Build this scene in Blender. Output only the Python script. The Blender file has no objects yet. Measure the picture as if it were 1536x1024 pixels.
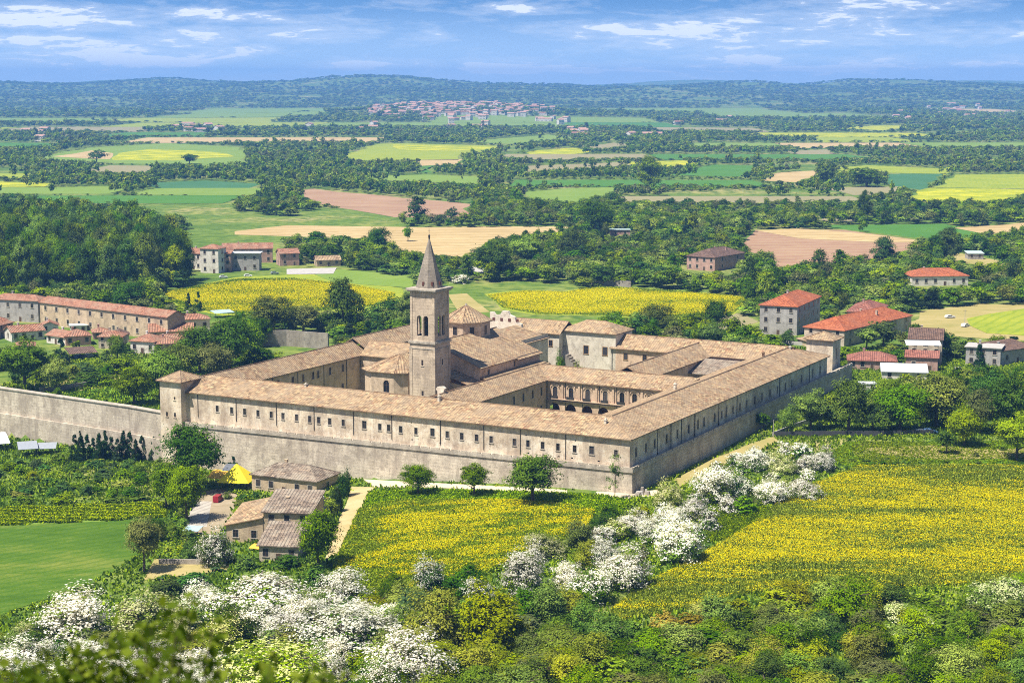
import bpy, bmesh, math, random
import numpy as np
from mathutils import Vector, Matrix
random.seed(7); rng = np.random.default_rng(7)
R = math.radians
scene = bpy.context.scene; COL = scene.collection

# ------------------------------------------------------------------ camera maths
F, H, V0 = 2600.0, 100.0, 125.0            # focal length in photo pixels, eye height, horizon row
TH = math.atan((512 - V0) / F); CT, ST = math.cos(TH), math.sin(TH)
AC = (29.0, 418.3); DP = (.4814, .8765); DQ = (-.8765, .4814)     # abbey corner, axes

def sstep(a, b, x):
    t = np.clip((np.asarray(x, float) - a) / (b - a), 0, 1); return t * t * (3 - 2 * t)
def vnoise(x, y, seed=0):
    x = np.asarray(x, float); y = np.asarray(y, float)
    xi = np.floor(x); yi = np.floor(y); xf = x - xi; yf = y - yi
    def h(a, b):
        n = np.sin(a * 127.1 + b * 311.7 + seed * 74.7) * 43758.5453
        return n - np.floor(n)
    u = xf * xf * (3 - 2 * xf); w = yf * yf * (3 - 2 * yf)
    return (h(xi, yi) * (1 - u) + h(xi + 1, yi) * u) * (1 - w) + (h(xi, yi + 1) * (1 - u) + h(xi + 1, yi + 1) * u) * w
def fbm(x, y, seed=0, o=4):
    s = 0; a = .5
    for i in range(o):
        s = s + a * vnoise(x * 2 ** i, y * 2 ** i, seed + i); a *= .5
    return s / (1 - .5 ** o)
HY = [-200, -50, 0, 8, 30, 100, 160, 200, 225, 250, 275, 300, 320, 1e6]
HZ = [104, 101, 98.0, 95.0, 83, 50, 27, 16, 10.5, 6.0, 2.6, .7, 0, 0]
def AWn(p, q): return AC[0] + p * DP[0] + q * DQ[0], AC[1] + p * DP[1] + q * DQ[1]
P0 = AWn(0, 146); ZP = H + (-ST + (512 - 619) / F * CT) * P0[1] / (CT + (512 - 619) / F * ST)      # top of the long perimeter wall
_t = (ZP - H) / (-ST + (512 - 572.5) / F * CT); P1 = ((-70 - 768) / F * _t, (CT + (512 - 572.5) / F * ST) * _t)
def behind(x, y):
    """metres behind the line of the front and perimeter walls"""
    p = (x - AC[0]) * DP[0] + (y - AC[1]) * DP[1]; q = (x - AC[0]) * DQ[0] + (y - AC[1]) * DQ[1]
    ex, ey = P1[0] - P0[0], P1[1] - P0[1]; l = math.hypot(ex, ey)
    d = ((y - P0[1]) * ex - (x - P0[0]) * ey) / l
    return np.where(q < 146, p, -d)
def T(x, y):
    """ground height"""
    x = np.asarray(x, float); y = np.asarray(y, float)
    side = -8.0 * sstep(32, -95, x) * sstep(250, 330, y) * (1 - sstep(1.0, 5.0, behind(x, y))) + 2.4 * sstep(35, 120, x) * sstep(380, 480, y) * (1 - sstep(640, 900, y))
    z = side + np.interp(y, HY, HZ)
    town = 30 * np.exp(-((x + 165) / 420) ** 2 - ((y - 5600) / 500) ** 2)
    az = x / np.maximum(y, 1)
    s = sstep(6300, 10800, y)
    prof = 80 + 40 * np.exp(-((az + .085) / .05) ** 2) + 16 * np.exp(-((az - .25) / .06) ** 2) + 12 * np.exp(-((az + .26) / .05) ** 2) + 12 * np.exp(-((az - .115) / .028) ** 2)
    hill = s * (prof + 60 * (fbm(x / 1500, y / 1500, 3) - .5) + 85 * (fbm(x / 700, y / 1000, 13, 3) - .5)) * (1 - .35 * sstep(11500, 14000, y))
    hill = hill + s * 9 * (fbm(x / 240, y / 240, 9) - .5)
    return z + town + hill
def ray(u, v):
    a = (u - 768) / F; b = (512 - v) / F
    return a, CT + b * ST, -ST + b * CT
def at(u, v, dz=0.0):
    """photo pixel on the ground -> world point"""
    a, b, c = ray(u, v); z = 0.0
    for i in range(60):
        t = (z - H) / c; z = .5 * z + .5 * float(T(a * t, b * t))
    t = (z - H) / c
    return Vector((a * t, b * t, z + dz))
def proj(x, y, z):
    fw = y * CT - (z - H) * ST; up = y * ST + (z - H) * CT
    return 768 + F * x / fw, 512 - F * up / fw
def zat(v, y):
    a, b, c = ray(768, v); return H + c * y / b
def ppm(p): return F / (p[1] * CT - (p[2] - H) * ST)
def q_at(u, p, z):
    k = (u - 768) / F
    x0, y0 = AC[0] + p * DP[0], AC[1] + p * DP[1]
    return (k * (y0 * CT - (z - H) * ST) - x0) / (DQ[0] - k * DQ[1] * CT)
def p_at(u, q, z):
    k = (u - 768) / F
    x0, y0 = AC[0] + q * DQ[0], AC[1] + q * DQ[1]
    return (k * (y0 * CT - (z - H) * ST) - x0) / (DP[0] - k * DP[1] * CT)
def AW(p, q): return AC[0] + p * DP[0] + q * DQ[0], AC[1] + p * DP[1] + q * DQ[1]

def inpoly(u, v, poly):
    u = np.asarray(u, float); v = np.asarray(v, float); ins = np.zeros(u.shape, bool); n = len(poly)
    for i in range(n):
        x1, y1 = poly[i]; x2, y2 = poly[(i + 1) % n]
        if y1 == y2: continue
        c = ((y1 > v) != (y2 > v)) & (u < (x2 - x1) * (v - y1) / (y2 - y1) + x1)
        ins ^= c
    return ins

# ------------------------------------------------------------------ materials
M = {}
class NT:
    def __init__(s, name):
        m = bpy.data.materials.new(name); m.use_nodes = True; s.m = m; s.t = m.node_tree; s.n = s.t.nodes
        s.n.clear(); s.out = s.n.new('ShaderNodeOutputMaterial')
    def add(s, typ, ins=None, **kw):
        n = s.n.new(typ)
        for k, v in kw.items(): setattr(n, k, v)
        for k, v in (ins or {}).items(): s.put(n, k, v)
        return n
    def put(s, n, k, v):
        i = n.inputs[k]
        if isinstance(v, bpy.types.NodeSocket): s.t.links.new(v, i)
        elif isinstance(v, bpy.types.Node): s.t.links.new(v.outputs[0], i)
        else:
            if isinstance(v, (tuple, list)) and len(v) == 3 and i.type == 'RGBA': v = (*v, 1)
            i.default_value = v
    def ramp(s, fac, stops, interp='LINEAR'):
        r = s.add('ShaderNodeValToRGB', {0: fac}); e = r.color_ramp; e.interpolation = interp
        while len(e.elements) < len(stops): e.elements.new(.5)
        for el, (p, c) in zip(e.elements, stops):
            el.position = p; el.color = (*c, 1) if len(c) == 3 else c
        return r.outputs[0]
    def mix(s, fac, a, b, mode='MIX'):
        n = s.n.new('ShaderNodeMix'); n.data_type = 'RGBA'; n.blend_type = mode
        for k, v in ((0, fac), (6, a), (7, b)): s.put(n, k, v)
        return n.outputs[2]
    def math(s, op, a, b=0.0, c=None):
        n = s.add('ShaderNodeMath', operation=op); s.put(n, 0, a); s.put(n, 1, b)
        if c is not None: s.put(n, 2, c)
        return n.outputs[0]
    def pos(s): return s.add('ShaderNodeNewGeometry').outputs['Position']
    def obj(s): return s.add('ShaderNodeTexCoord').outputs['Object']
    def uv(s): return s.add('ShaderNodeTexCoord').outputs['UV']
    def mapv(s, vec, scale=(1, 1, 1), rot=(0, 0, 0), loc=(0, 0, 0)):
        return s.add('ShaderNodeMapping', {'Vector': vec, 'Scale': scale, 'Rotation': rot, 'Location': loc}).outputs[0]
    def noise(s, vec, scale, detail=4, rough=.55, dist=0.0):
        return s.add('ShaderNodeTexNoise', {'Vector': vec, 'Scale': scale, 'Detail': detail, 'Roughness': rough, 'Distortion': dist}).outputs[0]
    def bsdf(s, col, rough=.85, bump=None, bstr=.3, bdist=.1, spec=.2, metal=0.0):
        b = s.add('ShaderNodeBsdfPrincipled', {'Base Color': col, 'Roughness': rough, 'Specular IOR Level': spec, 'Metallic': metal})
        if bump is not None:
            bn = s.add('ShaderNodeBump', {'Height': bump, 'Strength': bstr, 'Distance': bdist}); s.put(b, 'Normal', bn.outputs[0])
        s.t.links.new(b.outputs[0], s.out.inputs[0]); return b
    def done(s): return s.m

def m_plain(name, col, rough=.7, var=.25, scale=1.5, metal=0.0, spec=.3):
    n = NT(name); f = n.noise(n.obj(), scale, 5)
    d = tuple(c * (1 - var) for c in col); l = tuple(min(1, c * (1 + var * .6)) for c in col)
    n.bsdf(n.ramp(f, [(.3, d), (.7, l)]), rough, bump=f, bstr=.15, metal=metal, spec=spec); M[name] = n.m; return n.m
def m_plaster(name, col, stain=(.16, .13, .1), amt=.5, patch=None, course=False):
    n = NT(name); p = n.pos()
    big = n.noise(p, .16, 6, .62); mid = n.noise(p, .55, 6, .65, .6); fine = n.noise(p, 3.5, 3)
    streak = n.noise(n.mapv(p, (.42, .42, .06)), 1.1, 6, .68)
    c = n.ramp(mid, [(.30, tuple(x * .58 for x in col)), (.47, col), (.68, tuple(min(.85, x * 1.2) for x in col))])
    if patch: c = n.mix(n.ramp(n.noise(p, .33, 6, .7, 1.2), [(.5, (0, 0, 0)), (.56, (1, 1, 1))]), c, patch)
    c = n.mix(n.math('MULTIPLY', n.ramp(streak, [(.45, (0, 0, 0)), (.75, (1, 1, 1))]), amt), c, stain)
    c = n.mix(n.math('MULTIPLY', n.ramp(big, [(.42, (0, 0, 0)), (.66, (1, 1, 1))]), amt * .75), c, stain)
    c = n.mix(n.math('MULTIPLY', n.ramp(n.noise(p, 1.1, 5, .7), [(.56, (0, 0, 0)), (.68, (1, 1, 1))]), amt * .9), c, tuple(x * .45 for x in col))
    c = n.mix(.35, c, n.ramp(fine, [(.3, (.25, .25, .25)), (.7, (.75, .75, .75))]), 'OVERLAY')
    h = fine
    if course:
        z = n.add('ShaderNodeSeparateXYZ', {0: p}).outputs[2]
        w = n.math('SINE', n.math('MULTIPLY', n.math('ADD', z, n.math('MULTIPLY', mid, .35)), 7.0))
        c = n.mix(n.math('MULTIPLY', n.ramp(w, [(.55, (0, 0, 0)), (1, (1, 1, 1))]), .3), c, tuple(x * .5 for x in col))
    n.bsdf(c, .92, bump=h, bstr=.35, bdist=.08, spec=.1); M[name] = n.m; return n.m
def m_tile(name, c1, c2, dark, lichen=None, period=.62):
    n = NT(name); uv = n.uv()
    br = n.add('ShaderNodeTexBrick', {'Vector': uv, 'Color1': c1, 'Color2': c2, 'Mortar': dark, 'Scale': 1.0, 'Mortar Size': .05, 'Mortar Smooth': .6,
                                      'Bias': 0.0, 'Brick Width': period, 'Row Height': period * .95}, offset=.0, squash=1.0)
    wn = n.add('ShaderNodeTexWhiteNoise', {'Vector': n.add('ShaderNodeVectorMath', {0: n.mapv(uv, (1 / period, 1 / (period * .95), 1))}, operation='FLOOR').outputs[0]}, noise_dimensions='2D')
    c = n.mix(.5, br.outputs[0], n.ramp(wn.outputs[0], [(0, (.04, .04, .05)), (.5, (.5, .5, .5)), (1, (.98, .94, .84))]), 'OVERLAY')
    x = n.add('ShaderNodeSeparateXYZ', {0: n.math('ADD', 0, 0) if False else uv})
    wob = n.noise(uv, .6, 3)
    wave = n.math('SINE', n.math('MULTIPLY', n.math('ADD', x.outputs[0], n.math('MULTIPLY', wob, .25)), 2 * math.pi / period))
    c = n.mix(n.math('MULTIPLY', n.ramp(wave, [(0, (1, 1, 1)), (.45, (0, 0, 0))]), .45), c, dark)
    p = n.pos()
    big = n.noise(p, .12, 6, .65); c = n.mix(n.math('MULTIPLY', n.ramp(big, [(.42, (0, 0, 0)), (.62, (1, 1, 1))]), .55), c, tuple(a * .62 + .03 for a in c1))
    vo = n.add('ShaderNodeTexVoronoi', {'Vector': n.mapv(uv, (.28, .45, 1)), 'Scale': 1.0, 'Randomness': 1.0}).outputs['Color']
    c = n.mix(.13, c, n.ramp(n.add('ShaderNodeSeparateColor', {0: vo}).outputs[0], [(0, (.18, .18, .2)), (.5, (.5, .5, .5)), (1, (.85, .8, .75))]), 'OVERLAY')
    if lichen: c = n.mix(n.math('MULTIPLY', n.ramp(n.noise(p, .35, 7, .72), [(.47, (0, 0, 0)), (.60, (1, 1, 1))]), .7), c, lichen)
    n.bsdf(c, .9, bump=n.math('ADD', wave, wn.outputs[0]), bstr=.9, bdist=.16, spec=.1); M[name] = n.m; return n.m
def m_leaf(name, dark, mid, light, var=1.0, trans=.24, tip=None):
    n = NT(name); oi = n.add('ShaderNodeObjectInfo').outputs['Random']
    a = n.add('ShaderNodeAttribute', attribute_name='rnd').outputs['Fac']
    c = n.ramp(a, [(0, dark), (.55, mid), (1, light)])
    if tip: c = n.mix(n.ramp(n.noise(n.obj(), 2.2, 3), [(.48, (0, 0, 0)), (.62, (1, 1, 1))]), c, tip)
    if not var: oi = .5
    hs = n.add('ShaderNodeHueSaturation', {'Hue': n.math('ADD', .48, n.math('MULTIPLY', oi, .04)), 'Saturation': n.math('ADD', .85, n.math('MULTIPLY', n.math('FRACT', n.math('MULTIPLY', oi, 7.3)), .3)),
                                            'Value': n.math('ADD', .72, n.math('MULTIPLY', n.math('FRACT', n.math('MULTIPLY', oi, 13.7)), .6)), 'Color': c}).outputs[0]
    d = n.add('ShaderNodeBsdfDiffuse', {'Color': hs}); t = n.add('ShaderNodeBsdfTranslucent', {'Color': n.mix(1.0, hs, (1.0, 1.0, .45), 'MULTIPLY')})
    s = n.add('ShaderNodeMixShader', {0: trans, 1: d, 2: t}); n.t.links.new(s.outputs[0], n.out.inputs[0]); M[name] = n.m; return n.m
def m_field(name, stops, rows=None, scale=.05, row_amt=.5, row_col=None, ang=0.0, fine=1.0):
    n = NT(name); p = n.pos(); st = n.noise(n.mapv(p, (.25, 1.3, 1), (0, 0, .12)), .16, 6, .68); f = n.math('ADD', n.math('MULTIPLY', n.noise(p, scale, 7, .65), .45), n.math('ADD', n.math('MULTIPLY', st, .33), n.math('MULTIPLY', n.noise(p, fine, 4, .7), .22)))
    c = n.ramp(f, stops)
    if rows:
        x = n.add('ShaderNodeSeparateXYZ', {0: n.mapv(p, (1, 1, 1), (0, 0, ang))}).outputs[0]
        w = n.math('SINE', n.math('MULTIPLY', n.math('ADD', x, n.math('MULTIPLY', n.noise(p, .08, 3), rows * 1.2)), 2 * math.pi / rows))
        c = n.mix(n.math('MULTIPLY', n.ramp(w, [(.3, (0, 0, 0)), (.8, (1, 1, 1))]), row_amt), c, row_col or tuple(a * .6 for a in stops[0][1]))
    n.bsdf(c, .95, bump=n.noise(p, fine * 1.5, 3), bstr=.4, bdist=.3, spec=.05); M[name] = n.m; return n.m

m_plaster('abbey_plaster', (.74, .60, .44), stain=(.30, .22, .155), amt=.85, patch=(.80, .69, .54))
m_plaster('base_stone', (.54, .46, .355), stain=(.26, .21, .165), amt=.85, patch=(.64, .55, .43), course=True)
m_plaster('trim_stone', (.46, .40, .32), amt=.4)
m_plaster('tower_stone', (.57, .45, .325), stain=(.18, .14, .11), amt=.5, course=True)
m_plaster('church_plaster', (.62, .47, .33), stain=(.23, .17, .12), amt=.45)
m_plaster('cloister_plaster', (.60, .43, .30), stain=(.25, .16, .11), amt=.4)
m_plaster('white_plaster', (.64, .57, .46), stain=(.3, .24, .18), amt=.35)
m_plaster('house_white', (.66, .61, .54), stain=(.35, .3, .25), amt=.3)
m_plaster('house_cream', (.52, .43, .32), stain=(.22, .18, .14), amt=.4)
m_plaster('house_pink', (.48, .30, .24), stain=(.2, .13, .1), amt=.35)
m_plaster('house_grey', (.40, .37, .34), stain=(.2, .18, .16), amt=.4)
m_plaster('house_tan', (.54, .41, .27), stain=(.2, .14, .1), amt=.45)
m_plaster('rubble', (.33, .29, .24), amt=.5)
m_tile('old_tile', (.66, .47, .27), (.39, .255, .14), (.11, .065, .04), lichen=(.30, .225, .15), period=.85)
m_tile('grey_tile', (.42, .32, .235), (.25, .19, .14), (.06, .045, .035), lichen=(.38, .32, .24), period=.8)
m_tile('red_tile', (.62, .21, .095), (.52, .155, .07), (.28, .08, .035), period=.6)
m_tile('terracotta', (.58, .29, .18), (.44, .205, .125), (.19, .08, .05), lichen=(.42, .27, .18))
m_tile('brown_tile', (.27, .17, .125), (.20, .125, .095), (.09, .055, .04))
m_tile('brick_red', (.47, .20, .14), (.38, .15, .11), (.18, .07, .05))
m_plaster('spire_stone', (.30, .25, .195), stain=(.14, .12, .10), amt=.5, course=True)
m_plain('iron', (.05, .045, .04), .6); m_plain('dark_wood', (.10, .06, .035), .75); m_plain('wood', (.30, .19, .10), .8)
m_plain('bark', (.11, .08, .055), .95, .4, 4); m_plain('white_sheet', (.56, .57, .57), .45, .08); m_plain('grey_sheet', (.30, .32, .35), .4, .15)
m_plain('pale_green_sheet', (.42, .52, .47), .5, .15); m_plain('blue_sheet', (.38, .52, .58), .5, .15)
m_plain('yellow_cloth', (.82, .66, .02), .8, .12); m_plain('orange_cloth', (.72, .42, .05), .8, .2); m_plain('grey_cloth', (.13, .14, .16), .8)
m_plain('red_paint', (.32, .02, .03), .35, .1); m_plain('white_paint', (.72, .72, .72), .3, .06); m_plain('blue_paint', (.10, .18, .32), .3, .1); m_plain('silver_paint', (.45, .48, .52), .3, .1, metal=.5)
m_plain('rubber', (.02, .02, .02), .8); m_plain('concrete', (.42, .39, .35), .9, .2, .6); m_plain('fence_dark', (.06, .06, .065), .7, .3)
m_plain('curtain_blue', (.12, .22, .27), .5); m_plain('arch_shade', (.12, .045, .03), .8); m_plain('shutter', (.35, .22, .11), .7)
def m_glass():
    n = NT('window_glass'); oi = n.add('ShaderNodeObjectInfo').outputs['Random']
    n.bsdf(n.ramp(oi, [(0, (.012, .013, .016)), (.6, (.035, .035, .04)), (1, (.09, .085, .08))]), .12, spec=.5); M['window_glass'] = n.m
m_glass()
# foliage
m_leaf('leaf_dark', (.016, .045, .004), (.062, .130, .009), (.18, .28, .018))
m_leaf('leaf_mid', (.026, .060, .004), (.125, .21, .010), (.32, .43, .022))
m_leaf('leaf_light', (.045, .085, .004), (.20, .29, .012), (.42, .50, .028))
m_leaf('leaf_olive', (.045, .06, .014), (.14, .165, .04), (.26, .28, .085))
m_leaf('leaf_yellow', (.09, .12, .006), (.26, .29, .018), (.44, .46, .035))
m_leaf('leaf_orange', (.16, .12, .025), (.30, .22, .05), (.44, .34, .09))
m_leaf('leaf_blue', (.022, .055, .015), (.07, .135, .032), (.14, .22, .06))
m_leaf('leaf_cypress', (.012, .035, .010), (.026, .062, .018), (.05, .10, .03))
m_leaf('blossom', (.60, .57, .46), (.80, .765, .67), (.87, .85, .78), trans=.3)
m_leaf('cream_blossom', (.40, .43, .13), (.60, .60, .25), (.75, .74, .44), trans=.25)
m_leaf('rape_flower', (.36, .32, .014), (.60, .49, .014), (.76, .64, .04), var=0, trans=.25)
m_leaf('near_leaf', (.025, .060, .003), (.085, .155, .007), (.20, .28, .016), trans=.45)
# ground
def m_ground():
    n = NT('ground_cover'); p = n.pos()
    a = n.noise(p, .012, 8, .6); b = n.noise(p, .12, 6, .65); c0 = n.noise(p, 1.4, 4, .7)
    c = n.ramp(a, [(.30, (.07, .13, .018)), (.45, (.13, .20, .028)), (.54, (.22, .25, .05)), (.66, (.38, .31, .13))])
    c = n.mix(n.ramp(b, [(.42, (0, 0, 0)), (.62, (1, 1, 1))]), c, (.055, .115, .016))
    c = n.mix(n.math('MULTIPLY', n.ramp(c0, [(.5, (0, 0, 0)), (.7, (1, 1, 1))]), .6), c, (.17, .18, .055))
    n.bsdf(c, .97, bump=c0, bstr=.6, bdist=.3, spec=.05); M['ground_cover'] = n.m
m_ground()
G = lambda *s: [(i / (len(s) - 1) * .4 + .3, c) for i, c in enumerate(s)]
m_field('f_yellow', [(.40, (.14, .21, .02)), (.48, (.28, .31, .02)), (.55, (.50, .46, .016)), (.66, (.60, .53, .02))], 6, .03, .35, (.16, .22, .02), .7)
m_field('f_yellow_near', G((.10, .17, .015), (.17, .24, .018), (.26, .30, .02)), None, .05)
m_field('f_yg', G((.15, .22, .02), (.26, .30, .03), (.40, .38, .03)), 5, .03, .4, (.12, .2, .02), .5)
m_field('f_green', G((.05, .14, .02), (.075, .18, .025), (.11, .22, .035)), 5, .02, .35, (.045, .13, .015), 1.1)
m_field('f_lawn', [(.36, (.035, .085, .007)), (.50, (.075, .140, .013)), (.62, (.17, .20, .035))], 3.2, .03, .35, (.035, .095, .010), .9, 1.6)
m_field('f_light', G((.12, .20, .03), (.17, .25, .04), (.24, .28, .07)), 7, .02, .3, (.14, .2, .03), .4)
m_field('f_tan', G((.30, .21, .09), (.44, .32, .15), (.54, .42, .22)), 19, .02, .5, (.30, .215, .09), 1.42)
m_field('f_brown', G((.21, .125, .07), (.31, .185, .115), (.40, .27, .165)), 17, .02, .5, (.36, .26, .14), 1.45)
m_field('f_grey', G((.20, .18, .09), (.27, .23, .12), (.26, .25, .12)), 6, .02, .3, (.16, .18, .06), .9)
m_field('f_bluegreen', G((.04, .12, .045), (.06, .15, .06), (.09, .18, .07)), 5, .02, .3, (.04, .11, .04), .9)
m_field('dirt', G((.30, .24, .09), (.46, .35, .17), (.54, .43, .24)), None, .1)
m_field('sand_path', G((.42, .34, .22), (.55, .46, .32), (.62, .54, .40)), None, .1)
m_field('dry_grass', G((.20, .20, .05), (.33, .27, .10), (.45, .35, .17)), None, .06)
m_field('grass', G((.07, .17, .010), (.12, .23, .014), (.22, .29, .03)), None, .08)
m_field('yard_dirt', G((.19, .15, .085), (.31, .245, .155), (.40, .33, .225)), None, .15); m_field('paving', G((.30, .27, .22), (.40, .36, .30), (.47, .43, .36)), 2.2, .3, .5, (.22, .19, .16), .5)

# ------------------------------------------------------------------ mesh helpers
class MB:
    def __init__(s): s.v = []; s.f = []; s.mi = []; s.uv = []
    def face(s, pts, mi=0, uv=None):
        i = len(s.v); s.v += [tuple(p) for p in pts]; s.f.append(tuple(range(i, i + len(pts)))); s.mi.append(mi)
        s.uv += list(uv) if uv else [(0, 0)] * len(pts); return s
    def box(s, x0, x1, y0, y1, z0, z1, mi=0):
        a = [(x0, y0, z0), (x1, y0, z0), (x1, y1, z0), (x0, y1, z0), (x0, y0, z1), (x1, y0, z1), (x1, y1, z1), (x0, y1, z1)]
        for q in ((3, 2, 1, 0), (4, 5, 6, 7), (0, 1, 5, 4), (1, 2, 6, 5), (2, 3, 7, 6), (3, 0, 4, 7)): s.face([a[k] for k in q], mi)
        return s
    def prism(s, pts, z0, z1, mi=0, taper=1.0):
        n = len(pts); cx = sum(p[0] for p in pts) / n; cy = sum(p[1] for p in pts) / n
        top = [(cx + (p[0] - cx) * taper, cy + (p[1] - cy) * taper, z1) for p in pts]; bot = [(p[0], p[1], z0) for p in pts]
        s.face(top, mi); s.face(bot[::-1], mi)
        for i in range(n):
            j = (i + 1) % n; s.face([bot[i], bot[j], top[j], top[i]], mi)
        return s
    def roof(s, pts, th=.28, mi=0):
        """tiled roof plane with thickness; uv in metres along the eave and up the slope"""
        P = [Vector(p) for p in pts]; n = Vector((0, 0, 0))
        for i in range(len(P)):
            a, b = P[i], P[(i + 1) % len(P)]; n += Vector(((a.y - b.y) * (a.z + b.z), (a.z - b.z) * (a.x + b.x), (a.x - b.x) * (a.y + b.y)))
        n.normalize()
        if n.z < 0: P.reverse(); n = -n
        e = Vector((0, 0, 1)).cross(n)
        if e.length < 1e-4: e = Vector((1, 0, 0))
        e.normalize(); up = n.cross(e)
        s.face(P, mi, [(p.dot(e), p.dot(up)) for p in P])
        d = Vector((0, 0, -th)); B = [p + d for p in P]; s.face(B[::-1], mi)
        for i in range(len(P)):
            j = (i + 1) % len(P); s.face([B[i], B[j], P[j], P[i]], mi)
        return s
    def tube(s, path, r, n=6, mi=0):
        rs = r if isinstance(r, (list, tuple)) else [r] * len(path); P = [Vector(p) for p in path]; rings = []
        for i, p in enumerate(P):
            d = (P[min(i + 1, len(P) - 1)] - P[max(i - 1, 0)]).normalized()
            a = d.orthogonal().normalized(); b = d.cross(a)
            rings.append([p + (a * math.cos(2 * math.pi * k / n) + b * math.sin(2 * math.pi * k / n)) * rs[i] for k in range(n)])
        for i in range(len(rings) - 1):
            for k in range(n): s.face([rings[i][k], rings[i][(k + 1) % n], rings[i + 1][(k + 1) % n], rings[i + 1][k]], mi)
        s.face(rings[0][::-1], mi); s.face(rings[-1], mi); return s
    def wall(s, a, b, zb, zt, ops=(), depth=.3, mi=0):
        """wall face from a to b, outward to the right of a->b, with real openings (s0, s1, z0, z1, arched)"""
        a = Vector(a); b = Vector(b); L = (b - a).length; d = (b - a) / L; nrm = Vector((d.y, -d.x)); zt0, zt1 = zt if isinstance(zt, tuple) else (zt, zt)
        P = lambda t, z, k=0.0: (a.x + d.x * t - nrm.x * k, a.y + d.y * t - nrm.y * k, z)
        zmin = min(zt0, zt1)
        ss = sorted({0.0, L, *[o[0] for o in ops], *[o[1] for o in ops]}); zz = sorted({zb, *[o[2] for o in ops], *[o[3] for o in ops]})
        for i in range(len(ss) - 1):
            m = (ss[i] + ss[i + 1]) / 2; col = [o for o in ops if o[0] < m < o[1]]
            cuts = sorted({zb, *[o[2] for o in col], *[o[3] for o in col]})
            for j in range(len(cuts)):
                top = cuts[j + 1] if j + 1 < len(cuts) else None
                if top is not None:
                    if any(o[2] < (cuts[j] + top) / 2 < o[3] for o in col): continue
                    s.face([P(ss[i], cuts[j]), P(ss[i + 1], cuts[j]), P(ss[i + 1], top), P(ss[i], top)], mi)
                else:
                    tz = lambda t: zt0 + (zt1 - zt0) * t / L
                    s.face([P(ss[i], cuts[j]), P(ss[i + 1], cuts[j]), P(ss[i + 1], tz(ss[i + 1])), P(ss[i], tz(ss[i]))], mi)
        for o in ops:
            s0, s1, z0, z1 = o[:4]; arch = len(o) > 4 and o[4]
            zs = z1 - (s1 - s0) / 2 if arch else z1
            s.face([P(s0, z0), P(s0, z0, depth), P(s0, zs, depth), P(s0, zs)], mi); s.face([P(s1, z0), P(s1, zs), P(s1, zs, depth), P(s1, z0, depth)], mi)
            s.face([P(s0, z0), P(s1, z0), P(s1, z0, depth), P(s0, z0, depth)], mi)
            if not arch: s.face([P(s0, z1), P(s0, z1, depth), P(s1, z1, depth), P(s1, z1)], mi)
            else:
                r = (s1 - s0) / 2; c = (s0 + s1) / 2; pts = [(c - r * math.cos(t), zs + r * math.sin(t)) for t in [math.pi * k / 10 for k in range(11)]]
                for k in range(10):
                    (x0, y0), (x1, y1) = pts[k], pts[k + 1]
                    s.face([P(x0, y0), P(x0, y0, depth), P(x1, y1, depth), P(x1, y1)], mi)
                    s.face([P(x0, y0), P(x1, y1), P(x1, z1), P(x0, z1)], mi)
        return s
    def build(s, name, mats, parent=None, off=(0, 0, 0), smooth=False):
        me = bpy.data.meshes.new(name)
        me.from_pydata([(v[0] - off[0], v[1] - off[1], v[2] - off[2]) for v in s.v], [], s.f)
        for m in (mats if isinstance(mats, (list, tuple)) else [mats]): me.materials.append(M[m])
        me.polygons.foreach_set('material_index', s.mi)
        ul = me.uv_layers.new(name='UVMap'); ul.data.foreach_set('uv', np.array(s.uv, 'f').ravel())
        if smooth: me.polygons.foreach_set('use_smooth', [True] * len(s.f))
        me.update(); return link(name, me, parent)
def link(name, data, parent=None, loc=None, rz=None):
    o = bpy.data.objects.new(name, data); COL.objects.link(o)
    if parent: o.parent = parent
    if loc is not None: o.location = loc
    if rz is not None: o.rotation_euler = (0, 0, rz)
    return o
def tag(o, label=None, cat=None, group=None, kind=None):
    if label: o['label'] = label
    if cat: o['category'] = cat
    if group: o['group'] = group
    if kind: o['kind'] = kind
    return o
def thing(name, label, cat, loc=(0, 0, 0), rz=0.0, group=None):
    o = link(name, None, None, loc, rz); o.empty_display_size = .5; return tag(o, label, cat, group)
def quads_mesh(name, Q, mats, mi=None, rnd=None):
    n = len(Q); me = bpy.data.meshes.new(name)
    me.vertices.add(4 * n); me.vertices.foreach_set('co', Q.astype('f').ravel())
    me.loops.add(4 * n); me.loops.foreach_set('vertex_index', np.arange(4 * n, dtype='i'))
    me.polygons.add(n); me.polygons.foreach_set('loop_start', np.arange(0, 4 * n, 4, dtype='i')); me.polygons.foreach_set('loop_total', np.full(n, 4, 'i'))
    for m in mats: me.materials.append(M[m])
    if mi is not None: me.polygons.foreach_set('material_index', mi.astype('i'))
    me.update(calc_edges=True)
    at_ = me.attributes.new('rnd', 'FLOAT', 'FACE'); at_.data.foreach_set('value', (rng.random(n) if rnd is None else rnd).astype('f'))
    return me
def leaf_quads(C, N, size, rg, bend=.35):
    """leaf shaped quads at centres C facing roughly along N"""
    n = len(C); N = N / np.maximum(np.linalg.norm(N, axis=1, keepdims=True), 1e-6)
    a = rg.normal(size=(n, 3)); a -= (a * N).sum(1, keepdims=True) * N; a /= np.maximum(np.linalg.norm(a, axis=1, keepdims=True), 1e-6)
    b = np.cross(N, a); s = (size * (.6 + .8 * rg.random(n)))[:, None]
    return np.stack([C - a * s * .62, C - b * s * .38 + N * s * bend * .3, C + a * s * .62, C + b * s * .38 + N * s * bend * .3], 1)

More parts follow.
